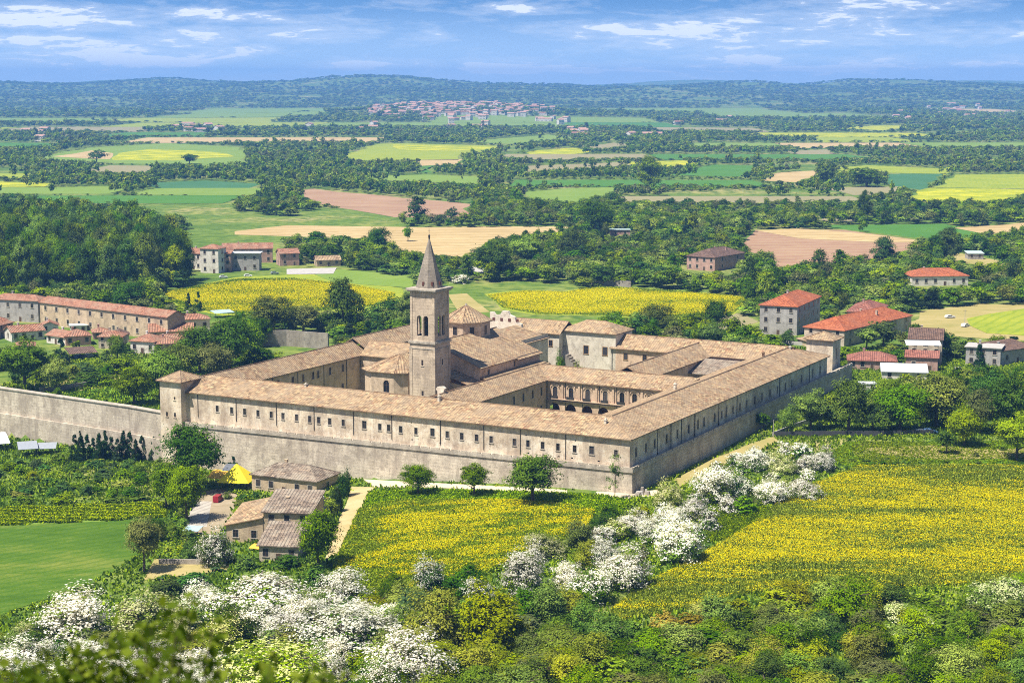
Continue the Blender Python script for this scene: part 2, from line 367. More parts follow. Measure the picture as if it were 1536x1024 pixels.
# window unit shared by every building: surround + recessed dark pane
WIN = {}
def win_meshes(w, h, style):
    k = (round(w, 2), round(h, 2), style)
    if k in WIN: return WIN[k]
    m = MB(); t = .16; pr = .06
    sm = {'abbey': 'trim_stone', 'house': 'trim_stone', 'plain': 'abbey_plaster', 'shutter': 'shutter', 'church': 'church_plaster'}[style]
    if style != 'plain':
        m.box(-w / 2 - t, -w / 2, -pr, .05, 0, h); m.box(w / 2, w / 2 + t, -pr, .05, 0, h); m.box(-w / 2 - t, w / 2 + t, -pr, .05, h, h + t)
    m.box(-w / 2 - t * 1.5, w / 2 + t * 1.5, -.16, .05, -.16, 0)
    fy = .10 if style in ('abbey', 'plain', 'church') else -.03
    m.box(-.04, .04, fy, fy + .05, 0, h, 1); m.box(-w / 2, w / 2, fy, fy + .05, h * .6, h * .6 + .07, 1)
    me = bpy.data.meshes.new('window')
    me.from_pydata(m.v, [], m.f); me.materials.append(M[sm]); me.materials.append(M['dark_wood']); me.polygons.foreach_set('material_index', m.mi); me.update()
    p = MB(); p.box(-w / 2, w / 2, fy + .04 if fy > 0 else -.015, .3 if fy > 0 else .02, 0.001, h - .001)
    pe = bpy.data.meshes.new('pane'); pe.from_pydata(p.v, [], p.f); pe.materials.append(M['window_glass']); pe.update()
    WIN[k] = (me, pe); return WIN[k]
def put_window(root, x, y, z, ang, w, h, style):
    a, b = win_meshes(w, h, style)
    o = link('window', a, root, (x, y, z), ang); link('pane', b, o)
    return o
def add_windows(root, a, b, ops, off, style):
    """windows in the openings of wall a->b"""
    a = Vector(a); b = Vector(b); d = (b - a).normalized(); ang = math.atan2(d.y, d.x)
    for o in ops:
        c = a + d * (o[0] + o[1]) / 2
        put_window(root, c.x - off[0], c.y - off[1], o[2] - off[2], ang, o[1] - o[0], o[3] - o[2], style)

# ------------------------------------------------------------------ ground, fields, tracks
def build_ground():
    ys = list(np.arange(-80, 200, 10)) + list(np.arange(200, 720, 4.0)); y = 720.0
    while y < 15000: ys.append(y); y *= 1.028
    ts = np.linspace(-1, 1, 141); v = []
    ys = np.array(ys); hw = np.where(ys < 720, 330.0, 330 + (ys - 720) * .62)
    X = ts[None, :] * hw[:, None]; Y = np.repeat(ys[:, None], 141, 1); Z = T(X, Y)
    V = np.stack([X, Y, Z], -1).reshape(-1, 3); n, m = X.shape
    idx = np.arange(n * m).reshape(n, m)
    Fc = np.stack([idx[:-1, :-1], idx[:-1, 1:], idx[1:, 1:], idx[1:, :-1]], -1).reshape(-1, 4)
    me = bpy.data.meshes.new('ground'); me.from_pydata(V.tolist(), [], Fc.tolist()); me.materials.append(M['ground_cover'])
    me.polygons.foreach_set('use_smooth', [True] * len(Fc)); me.update()
    tag(link('ground', me), kind='structure')
build_ground()
FIELDS = []                                  # photo outlines kept free of trees
def sheet(name, pts, mat, dz, maxlen=12.0):
    bm = bmesh.new(); vs = [bm.verts.new((p[0], p[1], 0)) for p in pts]; bm.faces.new(vs)
    bmesh.ops.triangulate(bm, faces=bm.faces[:])
    for k in range(9):
        ed = [e for e in bm.edges if e.calc_length() > maxlen]
        if not ed: break
        bmesh.ops.subdivide_edges(bm, edges=ed, cuts=1); bmesh.ops.triangulate(bm, faces=[f for f in bm.faces if len(f.verts) > 3])
    bmesh.ops.recalc_face_normals(bm, faces=bm.faces[:])
    for v in bm.verts: v.co.z = float(T(v.co.x, v.co.y)) + dz
    for f in bm.faces:
        if f.normal.z < 0: f.normal_flip()
    me = bpy.data.meshes.new(name); bm.to_mesh(me); bm.free(); me.materials.append(M[mat])
    return tag(link(name, me), kind='structure')
def field(px, mat, dz=.12, name='field', keep=True, smooth=True):
    if keep: FIELDS.append(px)
    pts = [at(u, v) for u, v in px]
    if smooth and len(px) > 3:                # wavy field margins
        out = []
        for i, p in enumerate(pts):
            q = pts[(i + 1) % len(pts)]; L = (q - p).length; k = max(1, min(5, int(L / (p.y * .03)))); d = Vector((-(q - p).y, (q - p).x, 0)).normalized()
            for j in range(k):
                t = j / k; out.append(p.lerp(q, t) + d * (0 if j == 0 else rng.normal() * p.y * .003))
        pts = out
    return sheet(name, pts, mat, dz, max(8, pts[0].y / 12))
# near fields
FIELDS.append([(388, 499), (440, 498), (500, 503), (500, 545), (440, 548), (392, 532)])        # open ground before the old garden wall
MID_FIELD = [(540, 764), (596, 751), (765, 752), (850, 758), (892, 767), (880, 795), (817, 820), (760, 845), (705, 868), (640, 880), (574, 897), (520, 880), (500, 850)]
RIGHT_FIELD = [(1219, 728), (1289, 701), (1400, 699), (1560, 700), (1560, 872), (1420, 880), (1314, 884), (1190, 882), (1100, 895), (1024, 915), (930, 932), (917, 918), (960, 880), (1024, 850), (1132, 786), (1165, 757)]
LAWN = [(-30, 790), (-30, 935), (90, 892), (180, 852), (238, 805), (246, 776), (150, 782), (60, 786)]
ROWS = [(-30, 764), (120, 759), (250, 755), (247, 776), (150, 782), (60, 786), (-30, 790)]
SHRUBLAND = [(-20, 735), (-20, 700), (60, 692), (110, 690), (200, 694), (250, 700), (245, 750), (120, 758), (-20, 763)]
field(MID_FIELD, 'f_yellow_near', .10, 'flower_field'); field(RIGHT_FIELD, 'f_yellow_near', .10, 'flower_field')
field(LAWN, 'f_lawn', .10, 'hay_field'); field(ROWS, 'f_light', .10, 'vegetable_field'); FIELDS.append(SHRUBLAND)
GRASS_EDGE = [(552, 738), (640, 735), (760, 737), (905, 743), (950, 752), (930, 772), (892, 767), (765, 752), (596, 751), (545, 762)]
field(GRASS_EDGE, 'grass', .06, 'grass_strip'); field([(1060, 765), (1150, 762), (1160, 775), (1090, 812), (1060, 812)], 'grass', .06, 'grass_strip')
BACK_YELLOW = [(232, 441), (353, 419), (440, 418), (530, 428), (592, 440), (592, 452), (540, 462), (460, 467), (336, 471), (275, 460)]; BACK_GOLD = [(732, 443), (790, 437), (850, 439), (895, 430), (1000, 436), (1126, 447), (1098, 471), (1000, 478), (900, 473), (805, 471), (756, 462)]
MEADOW = [(1225, 692), (1270, 662), (1400, 663), (1560, 660), (1560, 700), (1400, 699), (1289, 701)]
field(MEADOW, 'grass', .06, 'meadow'); field([(1290, 672), (1400, 668), (1560, 672), (1560, 686), (1420, 690), (1330, 682)], 'dry_grass', .10, 'meadow', keep=False)
PATH = [(545, 719), (600, 722), (700, 727), (800, 732), (944, 740), (985, 735), (1000, 742), (940, 748), (800, 739), (640, 731), (560, 731)]
field(PATH, 'sand_path', .14, 'path', smooth=False)
TRACK = [(527, 730), (562, 731), (548, 752), (528, 790), (512, 832), (488, 838), (496, 815), (506, 785), (520, 755)]
field(TRACK, 'dirt', .13, 'dirt_track'); field([(215, 870), (232, 838), (345, 845), (340, 856)], 'dry_grass', .08, 'yard')
YARD = [(300, 737), (330, 733), (356, 742), (350, 768), (338, 788), (326, 802), (287, 802), (282, 780)]
field(YARD, 'yard_dirt', .09, 'yard'); field([(290, 752), (318, 752), (310, 790), (276, 792)], 'paving', .13, 'paved_ramp', smooth=False)
field([(1010, 720), (1070, 688), (1130, 664), (1160, 655), (1168, 662), (1120, 684), (1062, 708), (1020, 730)], 'dry_grass', .08, 'path')
# left garden inside the wall
field([(0, 600), (60, 590), (170, 575), (235, 585), (232, 603), (90, 606)], 'grass', .05, 'lawn', keep=False); field([(30, 575), (100, 566), (180, 560), (232, 562), (190, 577), (90, 590)], 'dry_grass', .07, 'lawn', keep=False)
# middle distance (outline, material)
MIDF = [
 ([(227, 440), (353, 416), (472, 410), (602, 432), (602, 460), (560, 474), (482, 470), (420, 470), (336, 474), (270, 462)], 'f_yg'),
 ([(472, 412), (512, 404), (622, 415), (618, 432), (502, 424)], 'f_light'),
 ([(726, 441), (772, 436), (839, 438), (892, 430), (1000, 434), (1128, 446), (1100, 472), (1000, 480), (900, 474), (800, 472), (752, 464)], 'f_yg'),
 ([(672, 442), (700, 440), (735, 468), (690, 470)], 'dry_grass'),
 ([(45, 238), (130, 222), (250, 215), (360, 221), (374, 245), (300, 248), (170, 245)], 'f_light'),
 ([(169, 240), (178, 230), (226, 224), (308, 227), (352, 235), (260, 241)], 'f_yellow'),
 ([(78, 235), (137, 226), (170, 230), (165, 239), (133, 238)], 'f_tan'),
 ([(110, 258), (165, 248), (232, 249), (222, 260)], 'f_grey'),
 ([(205, 275), (308, 271), (393, 276), (376, 288), (240, 283)], 'f_bluegreen'),
 ([(-20, 272), (75, 275), (68, 280), (-20, 281)], 'f_yellow'), ([(-20, 282), (68, 281), (200, 279), (160, 291), (-20, 290)], 'f_light'),
 ([(452, 285), (470, 283), (560, 292), (712, 307), (705, 326), (592, 326), (530, 315), (455, 300)], 'f_brown'),
 ([(352, 347), (430, 338), (640, 341), (840, 340), (876, 342), (868, 348), (808, 352), (730, 364), (705, 386), (600, 381), (585, 362), (500, 356), (352, 352)], 'f_tan'),
 ([(780, 289), (842, 283), (917, 281), (931, 287), (869, 305), (790, 300)], 'f_light'),
 ([(514, 233), (568, 216), (603, 215), (750, 219), (722, 228), (690, 231), (688, 240), (623, 240), (527, 241)], 'f_yg'),
 ([(590, 217), (752, 221), (720, 225), (640, 227), (598, 224)], 'f_yellow'), ([(626, 240), (695, 239), (698, 247), (630, 249)], 'f_tan'),
 ([(628, 249), (654, 248), (650, 259), (628, 259)], 'f_green'), ([(551, 264), (640, 262), (719, 265), (719, 277), (640, 273), (556, 270)], 'f_light'),
 ([(787, 249), (897, 245), (962, 241), (955, 247), (876, 253), (790, 258)], 'f_grey'), ([(930, 243), (1020, 241), (1062, 243), (1000, 251)], 'f_yellow'),
 ([(1000, 263), (1070, 247), (1143, 249), (1108, 265), (1056, 264)], 'f_green'), ([(1143, 271), (1167, 259), (1223, 256), (1225, 265), (1195, 274)], 'f_tan'),
 ([(1251, 252), (1300, 248), (1433, 254), (1419, 261), (1258, 258)], 'f_yg'), ([(1328, 261), (1419, 261), (1380, 285), (1335, 279)], 'f_bluegreen'),
 ([(1213, 282), (1356, 280), (1335, 292), (1280, 293)], 'f_grey'), ([(1433, 262), (1560, 261), (1560, 283), (1398, 281)], 'f_yg'),
 ([(1396, 282), (1560, 285), (1540, 294), (1502, 304), (1366, 302), (1349, 297)], 'f_yellow'),
 ([(1105, 372), (1133, 345), (1265, 345), (1408, 364), (1342, 381), (1307, 391), (1293, 388), (1209, 399), (1160, 402), (1150, 385)], 'f_brown'),
 ([(1133, 346), (1200, 343), (1300, 351), (1395, 363), (1320, 364), (1200, 358)], 'f_tan'), ([(1209, 338), (1419, 336), (1478, 352), (1408, 362), (1265, 344)], 'f_green'),
 ([(1430, 342), (1560, 332), (1560, 345), (1482, 352)], 'f_tan'), ([(1223, 324), (1283, 325), (1284, 332), (1227, 331)], 'f_grey'),
 ([(1175, 227), (1245, 224), (1248, 235), (1210, 234)], 'f_grey'), ([(1244, 191), (1331, 188), (1373, 190), (1324, 196)], 'f_yellow'),
 ([(700, 212), (820, 202), (870, 207), (760, 216)], 'f_light'), ([(800, 226), (860, 222), (890, 227), (850, 236), (800, 236)], 'f_yellow'),
 ([(870, 219), (920, 214), (960, 218), (900, 224)], 'f_grey'), ([(1380, 384), (1440, 380), (1560, 400), (1500, 402), (1450, 396)], 'dry_grass'),
 ([(1350, 490), (1380, 466), (1470, 456), (1560, 458), (1560, 512), (1450, 506), (1390, 500)], 'dry_grass'), ([(1450, 478), (1560, 458), (1560, 505), (1480, 500)], 'f_yg'),
 ([(1020, 480), (1110, 470), (1138, 482), (1100, 498)], 'f_grey'), ([(430, 404), (505, 402), (500, 411), (430, 412)], 'concrete'),
 ([(700, 398), (735, 403), (730, 410), (640, 396)], 'concrete'),
]
LV = []
for i, (px, m) in enumerate(MIDF):
    cu, cv = np.mean([a for a, b in px]), np.mean([b for a, b in px]); pu = np.array([cu] + [a * .9 + cu * .1 for a, b in px]); pv = np.array([cv] + [b * .9 + cv * .1 for a, b in px])
    lv = max([0] + [LV[k] + 1 for k in range(i) if inpoly(pu, pv, MIDF[k][0]).any()]); LV.append(lv); field(px, m, .06 + .09 * lv)
# far patchwork of fields parted by hedgerows, laid out on the plain
CELLS = []; y = 1450.0; row = 0
while y < 6700:
    d = 55 + 2.7e-5 * y * y; x = -.37 * y - rng.random() * 100
    while x < .37 * y:
        w = (60 + .085 * y) * (.55 + .9 * rng.random()); c = [(x + rng.normal() * 8, y + rng.normal() * d * .06), (x + w + rng.normal() * 8, y + rng.normal() * d * .06), (x + w + rng.normal() * 8, y + d + rng.normal() * d * .06), (x + rng.normal() * 8, y + d + rng.normal() * d * .06)]
        cx, cy = x + w / 2, y + d / 2; pw = (.72 if cx > 0 else .5) if y < 2600 else (.62 if cx > 0 else .28)
        U = [proj(a, b, 0) for a, b in c]; U.append((sum(a for a, b in U) / 4, sum(b for a, b in U) / 4)); uu = np.array([a for a, b in U]); vv = np.array([b for a, b in U])
        town = math.hypot((cx + 190) / 1.1, (cy - 5400) * .6) < 420
        if rng.random() > pw and not town and not any(inpoly(uu, vv, f).any() for f in FIELDS): CELLS.append((c, cx, cy, w, d))
        x += w
    y += d; row += 1
for k, (c, cx, cy, w, d) in enumerate(CELLS):
    q = [(a + (cx - a) * min(.2, 7 / w), b + (cy - b) * .06) for a, b in c]
    sheet('field', q, str(rng.choice(['f_light', 'f_yg', 'f_yellow', 'f_tan', 'f_green', 'f_grey', 'f_tan', 'f_light', 'f_light', 'f_green', 'f_yg'])), .25, 120)
# ------------------------------------------------------------------ the abbey
AROT = math.atan2(DP[1], DP[0])
def ab(name, label, cat, p, q, z=0.0, group=None):
    x, y = AW(p, q); return thing(name, label, cat, (x, y, z), AROT, group), (p, q, z)
ZE, ZR, ZM = 13.7, 16.7, 6.5                       # eave, ridge, string course
def ridge(root, off, pts, r=.17, mat='old_tile'):
    m = MB(); m.tube(pts, r, 5); m.build('ridge_tiles', mat, root, off)
def pipes(root, off, items):
    for x, y, z0, z1 in items:
        m = MB(); m.tube([(x, y, z0), (x, y, z1)], .09, 6); m.build('drainpipe', 'iron', root, off)
def chimney(root, off, x, y, z, h=1.3, mat='white_plaster'):
    m = MB(); m.box(x - .4, x + .4, y - .3, y + .3, z - .8, z + h); m.box(x - .52, x + .52, y - .42, y + .42, z + h, z + h + .15); m.box(x - .3, x + .3, y - .22, y + .22, z + h + .15, z + h + .45); return m.build('chimney', mat, root, off)
EV = .75                                            # eave overhang
def cornice(root, off, a, b, z, t=.35, h=.45):
    a = Vector(a); b = Vector(b); d = (b - a).normalized(); n = Vector((d.y, -d.x)); m = MB()
    p = [a, b, b + n * t, a + n * t]; m.prism([(q.x, q.y) for q in p][::-1], z - h, z); m.build('cornice', 'trim_stone', root, off)

# front wing, along q
root, off = ab('abbey_wing', 'long stone front wing of the abbey with tan tiled roof above the base wall', 'abbey wing', 0, 69)
fw_u = [297 - 16, 326, 347.5, 367, 387, 407, 424.5, 445, 464.5, 478, 494.5, 515, 546.5, 569.8, 583, 601, 624, 648.8, 671, 692.6, 715, 736.8, 771.6, 792, 814, 837, 862, 887.5, 924]
ops = []
for i, u in enumerate(fw_u):
    q = q_at(u, 0, 9.5); w = .95 if i not in (12, 17, 27) else 1.25; h = 1.8 if i not in (12, 17, 27) else 2.1
    if 1.5 < q < 136: ops.append((138 - q - w / 2, 138 - q + w / 2, 8.55, 8.55 + h))
vents = [(138 - q_at(u, 0, 7.0) - .3, 138 - q_at(u, 0, 7.0) + .3, 6.85, 7.2) for u in (792.5, 815, 838, 858, 898, 660.5, 618.5)] + [(138 - q_at(u, 0, 11.6) - .2, 138 - q_at(u, 0, 11.6) + .2, 11.4, 11.75) for u in (789, 811, 863, 617)]
m = MB(); m.wall((0, 138), (0, 0), 0, ZE, ops + vents, .35); m.wall((0, 144), (0, 138), -8, ZE); m.wall((19.4, 19.4), (19.4, 138), 0, ZE)
m.build('wall', 'abbey_plaster', root, off); add_windows(root, (0, 138), (0, 0), ops, off, 'abbey')
m = MB(); k = (ZR - ZE) / 9.7; ev = EV * k
m.roof([(-EV, -EV, ZE - ev), (-EV, 139, ZE - ev), (9.7, 139, ZR), (9.7, 9.7, ZR)]); m.roof([(9.7, 9.7, ZR), (9.7, 134, ZR), (19.4 + EV, 134, ZE - ev), (19.4 + EV, 19.4 + EV, ZE - ev)]); m.build('roof', 'old_tile', root, off)
ridge(root, off, [(9.7, 9.7, ZR + .05), (9.7, 134, ZR + .05)]); cornice(root, off, (0, 138), (0, 0), ZE - .28, .4, .3)
pipes(root, off, [(-.12, q_at(u, 0, 10), ZM, ZE) for u in (297, 354.4, 414.9, 471.3, 530.4, 587.8, 660.8, 725.8, 780.6, 848.6)])
chimney(root, off, 9.0, q_at(459, 9, 17), ZR - .3, .7); chimney(root, off, 6, 9.5, 15.8, .55); chimney(root, off, 8.6, q_at(660, 9, 17), ZR - .2, 1.0)
# right wing, along p
root, off = ab('abbey_wing', 'long stone wing receding to the right in shade under tan tiles', 'abbey wing', 75, 0)
rw = [(954, 1), (969, 1), (982, 1), (1000, 1), (1016, 1), (1033, 1), (1047, 1.1), (1056, 1.1), (1072, 1), (1082.6, .9), (1089.5, 1.3), (1099.6, .9), (1110, .9), (1120, .9), (1132, 1), (1143, 1), (1155, 1), (1166, 1), (1178, 1), (1187.6, 1), (1202, 1.1), (1219, 1.3), (1230, 1.2)]
ops = []
for u, f in rw:
    p = p_at(u, 0, 9.8)
    if 1.2 < p < 148.8: ops.append((p - .5, p + .5, 8.4, 8.4 + 2.2 * f))
m = MB(); m.wall((0, 0), (150, 0), -1, ZE, ops, .35); m.wall((150, 0), (150, 19.4), -1, ZE); m.wall((150, 19.4), (19.4, 19.4), 0, ZE)
m.build('wall', 'abbey_plaster', root, off); add_windows(root, (0, 0), (150, 0), ops, off, 'abbey')
m = MB(); m.roof([(-EV, -EV, ZE - ev), (150 + EV, -EV, ZE - ev), (141, 9.7, ZR), (9.7, 9.7, ZR)]); m.roof([(9.7, 9.7, ZR), (141, 9.7, ZR), (150 + EV, 19.4 + EV, ZE - ev), (19.4 + EV, 19.4 + EV, ZE - ev)])
m.roof([(150 + EV, -EV, ZE - ev), (150 + EV, 19.4 + EV, ZE - ev), (141, 9.7, ZR)]); m.build('roof', 'old_tile', root, off)
ridge(root, off, [(9.7, 9.7, ZR + .05), (141, 9.7, ZR + .05)], .2); ridge(root, off, [(-EV, -EV, ZE - ev), (9.7, 9.7, ZR + .03)]); ridge(root, off, [(150 + EV, -EV, ZE - ev), (141, 9.7, ZR + .03)])
pipes(root, off, [(p_at(u, 0, 10), -.12, ZM, ZE) for u in (986, 1006, 1021.7, 1041.6, 1077.7, 1105, 1169, 1213.9)]); cornice(root, off, (0, 0), (150, 0), ZE - .28, .4, .3)
chimney(root, off, 60, 14, 15.6, 1.2); chimney(root, off, 124, 12, 16.2, .8, 'old_tile'); chimney(root, off, 140, 9, ZR - .3, .6)
# base wall with walkway under the front and right wings
root, off = ab('retaining_wall', 'grey stone base wall with ledge under the front and right wings', 'wall', 0, 0)
m = MB(); zl, zc, zr = 4.6, 6.3, 7.9; o1, o2 = 1.3, 1.9
m.face([(-o2, 139.5, -14), (-o2, -o2, -14), (-o1, -o1, zc - .9), (-o1, 139.5, zl - .9)]); m.face([(-o2, -o2, -14), (172, -o2, -14), (172, -o1, zr - .9), (-o1, -o1, zc - .9)]); m.face([(172, -o2, -14), (172, 14, -14), (172, 14, zr - .9), (172, -o1, zr - .9)])
m.build('wall', 'base_stone', root, off)
m = MB(); o3 = o1 + .3; fs = [(-o3, 139.5, zl), (-o3, -o3, zc), (172.3, -o3, zr)]; bs = [(0.02, 139.5, zl), (.02, .02, zc), (172.3, .02, zr)]
for i in range(2):
    a, b, c, d = fs[i], fs[i + 1], bs[i + 1], bs[i]; lo = lambda p, k: (p[0], p[1], p[2] - k)
    m.face([a, b, c, d]); m.face([lo(a, .9), lo(b, .9), b, a]); m.face([lo(d, .9), lo(c, .9), lo(b, .9), lo(a, .9)])
m.build('string_course', 'trim_stone', root, off)
m = MB()
def lerp3(a, b, t): return tuple(a[i] + (b[i] - a[i]) * t for i in range(3))
par = [[(-o3 + .05, 139.5, zl), (-o3 + .05, -o3 + .05, zc)], [(-o3 + .05, -o3 + .05, zc), (172, -o3 + .05, zr)]]
for (a, b), n in zip(par, (46, 50)):
    for i in range(n):
        c, d = lerp3(a, b, i / n + .002), lerp3(a, b, (i + .93) / n); iy = .3 if a[0] == b[0] else 0; ix = .3 if iy else 0; jy = 0 if iy else .3
        P = [(c[0], c[1]), (d[0], d[1]), (d[0] + ix, d[1] + jy), (c[0] + ix, c[1] + jy)]
        zz = min(c[2], d[2]); m.prism(P if iy == 0 else P[::-1], zz - .1, zz + .42)
m.build('parapet', 'base_stone', root, off)
# left wing along p at q 133..144
root, off = ab('abbey_wing', 'tan roofed wing running back from the corner turret along the garden', 'abbey wing', 45, 138.5)
lz = 16.9; wl = [(417.5, 9.6), (439, 9.6), (454.7, 9.6), (469.6, 9.6), (477, 9.6), (495, 9.6), (514, 9.6)]; ops = []
for u, z in wl:
    p = p_at(u, 133, 10.5); ops.append((p - 19 - .6, p - 19 + .6, 9.4, 11.7))
for u in (417.5, 495, 514): p = p_at(u, 133, 4); ops.append((p - 19 - .6, p - 19 + .6, 3.4, 5.6))
m = MB(); m.wall((19, 133), (84, 133), 0, ZE, ops, .35); m.wall((122, 144), (0, 144), -8, ZE); m.wall((122, 133), (122, 144), 0, ZE); m.build('wall', 'church_plaster', root, off); add_windows(root, (19, 133), (84, 133), ops, off, 'church')
m = MB(); kl = (lz - ZE) / 5.5; el = .7 * kl
m.roof([(-.7, 144.7, ZE - el), (-.7, 138.3, ZE - el), (5.5, 138.5, lz)]); m.roof([(5.5, 138.5, lz), (84, 138.5, lz), (84, 132.3, ZE - el), (9.7, 132.3, ZE - el), (-.7, 138.3, ZE - el)]); m.roof([(5.5, 138.5, lz), (84, 138.5, lz), (84, 144.7, ZE - el), (-.7, 144.7, ZE - el)])
z2 = lz + 1.2; m.roof([(84, 138.5, z2), (122, 138.5, z2), (122, 132.3, ZE + 1 - el), (84, 132.3, ZE + 1 - el)]); m.roof([(84, 138.5, z2), (122, 138.5, z2), (122, 144.7, ZE + 1 - el), (84, 144.7, ZE + 1 - el)])
m.build('roof', 'old_tile', root, off); ridge(root, off, [(5.5, 138.5, lz + .05), (84, 138.5, lz + .05)]); ridge(root, off, [(84, 138.5, z2 + .05), (122, 138.5, z2 + .05)])
pipes(root, off, [(p_at(u, 132.9, 10), 132.88, 0, ZE) for u in (409, 447, 486, 520)])
# short cross wing closing the garden court
root, off = ab('abbey_wing', 'short tan roofed wing closing the court left of the church', 'abbey wing', 88, 122)
q = q_at(538.7, 80, 10.5); ops = [(133 - q - .6, 133 - q + .6, 9.4, 11.7)]
m = MB(); m.wall((80, 133), (80, 104), 0, ZE, ops, .35); m.wall((98, 104), (98, 133), 0, ZE); m.build('wall', 'church_plaster', root, off); add_windows(root, (80, 133), (80, 104), ops, off, 'church')
m = MB(); m.roof([(79.3, 132.5, ZE - .25), (79.3, 104, ZE - .25), (89, 104, 16.8), (89, 135, 16.8)]); m.roof([(89, 104, 16.8), (89, 135, 16.8), (98.7, 132.5, ZE - .25), (98.7, 104, ZE - .25)]); m.build('roof', 'old_tile', root, off); ridge(root, off, [(89, 104, 16.85), (89, 135, 16.85)])
# cloister: west wing and north wing with arcades
ZC = 13.0
root, off = ab('cloister_wing', 'cloister wing beside the church with tan roof and small court windows', 'cloister wing', 45, 65)
ops = []
for u in (771, 785, 799, 812): p = p_at(u, 60, 9.5); ops.append((p - 20 - .55, p - 20 + .55, 8.6, 11, True))
for u in (785, 812): p = p_at(u, 60, 4.6); ops.append((p - 20 - .6, p - 20 + .6, 3.4, 5.6))
m = MB(); m.wall((20, 60), (70.5, 60), 0, ZC, ops, .35); m.wall((70.5, 74), (20, 74), 0, ZC + .5); m.build('wall', 'cloister_plaster', root, off); add_windows(root, (20, 60), (70.5, 60), ops, off, 'church')
m = MB(); m.roof([(19.4, 59.3, ZC - .25), (70, 59.3, ZC - .25), (78, 66.5, 15.8), (19.4, 66.5, 15.8)]); m.roof([(19.4, 66.5, 15.8), (84, 66.5, 15.8), (84, 74.5, ZC), (19.4, 74.5, ZC)]); m.build('roof', 'old_tile', root, off)
ridge(root, off, [(19.4, 66.5, 15.85), (78, 66.5, 15.85)]); cornice(root, off, (20, 60), (70.5, 60), ZC - .3, .3, .3)
root, off = ab('cloister_wing', 'cloister wing with arcade below tall arched windows and balcony', 'cloister wing', 78, 40)
ops = []; arcs = []; pil = []
for u in (832.7, 856.6, 881.6, 908, 933, 951.9, 974): q = q_at(u, 70.5, 9.5); ops.append((60 - q - .75, 60 - q + .75, 7.9, 11.0, True))
for u in (831.8, 855.8, 880.6, 905, 929, 952): q = q_at(u, 70.5, 4.5); arcs.append((60 - q - 1.75, 60 - q + 1.75, 0.2, 6.0, True))
m = MB(); m.wall((70.5, 60), (70.5, 19.4), 0, ZC, ops + arcs, .45); m.wall((85.5, 19.4), (85.5, 60), 0, ZC); m.build('wall', 'cloister_plaster', root, off); add_windows(root, (70.5, 60), (70.5, 19.4), ops, off, 'church')
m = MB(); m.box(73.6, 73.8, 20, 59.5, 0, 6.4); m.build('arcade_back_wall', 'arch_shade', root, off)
m = MB(); m.box(70.0, 70.5, 20, 59.6, 6.55, 6.8); m.box(69.7, 70.5, 21, 58.5, 7.2, 7.45); m.build('balcony_ledge', 'cloister_plaster', root, off)
m = MB()
for o in ops: m.box(69.75, 69.85, 60 - o[1] - .5, 60 - o[0] + .5, 7.45, 8.3)
m.build('balcony_rail', 'iron', root, off)
m = MB()
for u in (844, 869, 895, 920, 942, 963): q = q_at(u, 70.5, 9.5); m.box(70.2, 70.5, q - .35, q + .35, 6.8, ZC)
for o in ops:
    q = 60 - (o[0] + o[1]) / 2
    for k in range(8):
        t0, t1 = math.pi * k / 8, math.pi * (k + 1) / 8; m.box(70.28, 70.5, q + 1.45 * math.cos(t1), q + 1.45 * math.cos(t0), 10.6 + 1.2 * min(math.sin(t0), math.sin(t1)) - .1, 10.6 + 1.2 * max(math.sin(t0), math.sin(t1)) + .18)
m.build('pilasters', 'cloister_plaster', root, off)
m = MB(); m.roof([(69.8, 59.3, ZC - .25), (69.8, 19.4, ZC - .25), (78, 14, 15.8), (78, 66.5, 15.8)]); m.roof([(78, 14, 15.8), (78, 66.5, 15.8), (86.2, 62, ZC - .25), (86.2, 19.4, ZC - .25)]); m.build('roof', 'old_tile', root, off); ridge(root, off, [(78, 16, 15.85), (78, 66.5, 15.85)])
pipes(root, off, [(70.38, q_at(u, 70.4, 10), 0, ZC) for u in (820.5, 848, 874, 899, 925)]); cornice(root, off, (70.5, 60), (70.5, 19.4), ZC - .3, .3, .3)
# cross wing, low wing, back wing
root, off = ab('abbey_wing', 'tan roofed wing linking the cloister to the rear wing', 'abbey wing', 110, 40)
m = MB(); m.wall((85.5, 34), (134, 34), 0, 13.2); m.wall((134, 46), (85.5, 46), 0, 13.2); m.build('wall', 'church_plaster', root, off)
m = MB(); m.roof([(84, 33.3, 13), (134, 33.3, 13), (141, 40, 16.3), (84, 40, 16.3)]); m.roof([(84, 40, 16.3), (141, 40, 16.3), (134, 46.7, 13), (84, 46.7, 13)]); m.build('roof', 'old_tile', root, off); ridge(root, off, [(84, 40, 16.35), (141, 40, 16.35)])
root, off = ab('abbey_outbuilding', 'low lean-to with dark tan tiles inside the small rear court', 'outbuilding', 124, 27)
m = MB(); m.wall((117, 34), (117, 19.4), 0, 10.4); m.wall((129, 19.4), (129, 34), 0, 13); m.build('wall', 'church_plaster', root, off)
m = MB(); m.roof([(116.3, 34, 10.2), (116.3, 19.4, 10.2), (129, 19.4, 13.1), (129, 34, 13.1)]); m.build('roof', 'grey_tile', root, off)
root, off = ab('abbey_wing', 'rear tan roofed wing with orange stained wall behind the cloister', 'abbey wing', 141, 40)
ops = []
for u in (938.5, 967, 992): q = q_at(u, 134, 10.5); ops.append((69 - q - .7, 69 - q + .7, 9.6, 11.7))
m = MB(); m.wall((134, 69), (134, 8), 0, 13.5, ops, .35); m.wall((148, 8), (148, 69), -1, 13.5); m.wall((148, 69), (134, 69), 0, 13.5); m.build('wall', 'cloister_plaster', root, off); add_windows(root, (134, 69), (134, 8), ops, off, 'shutter')
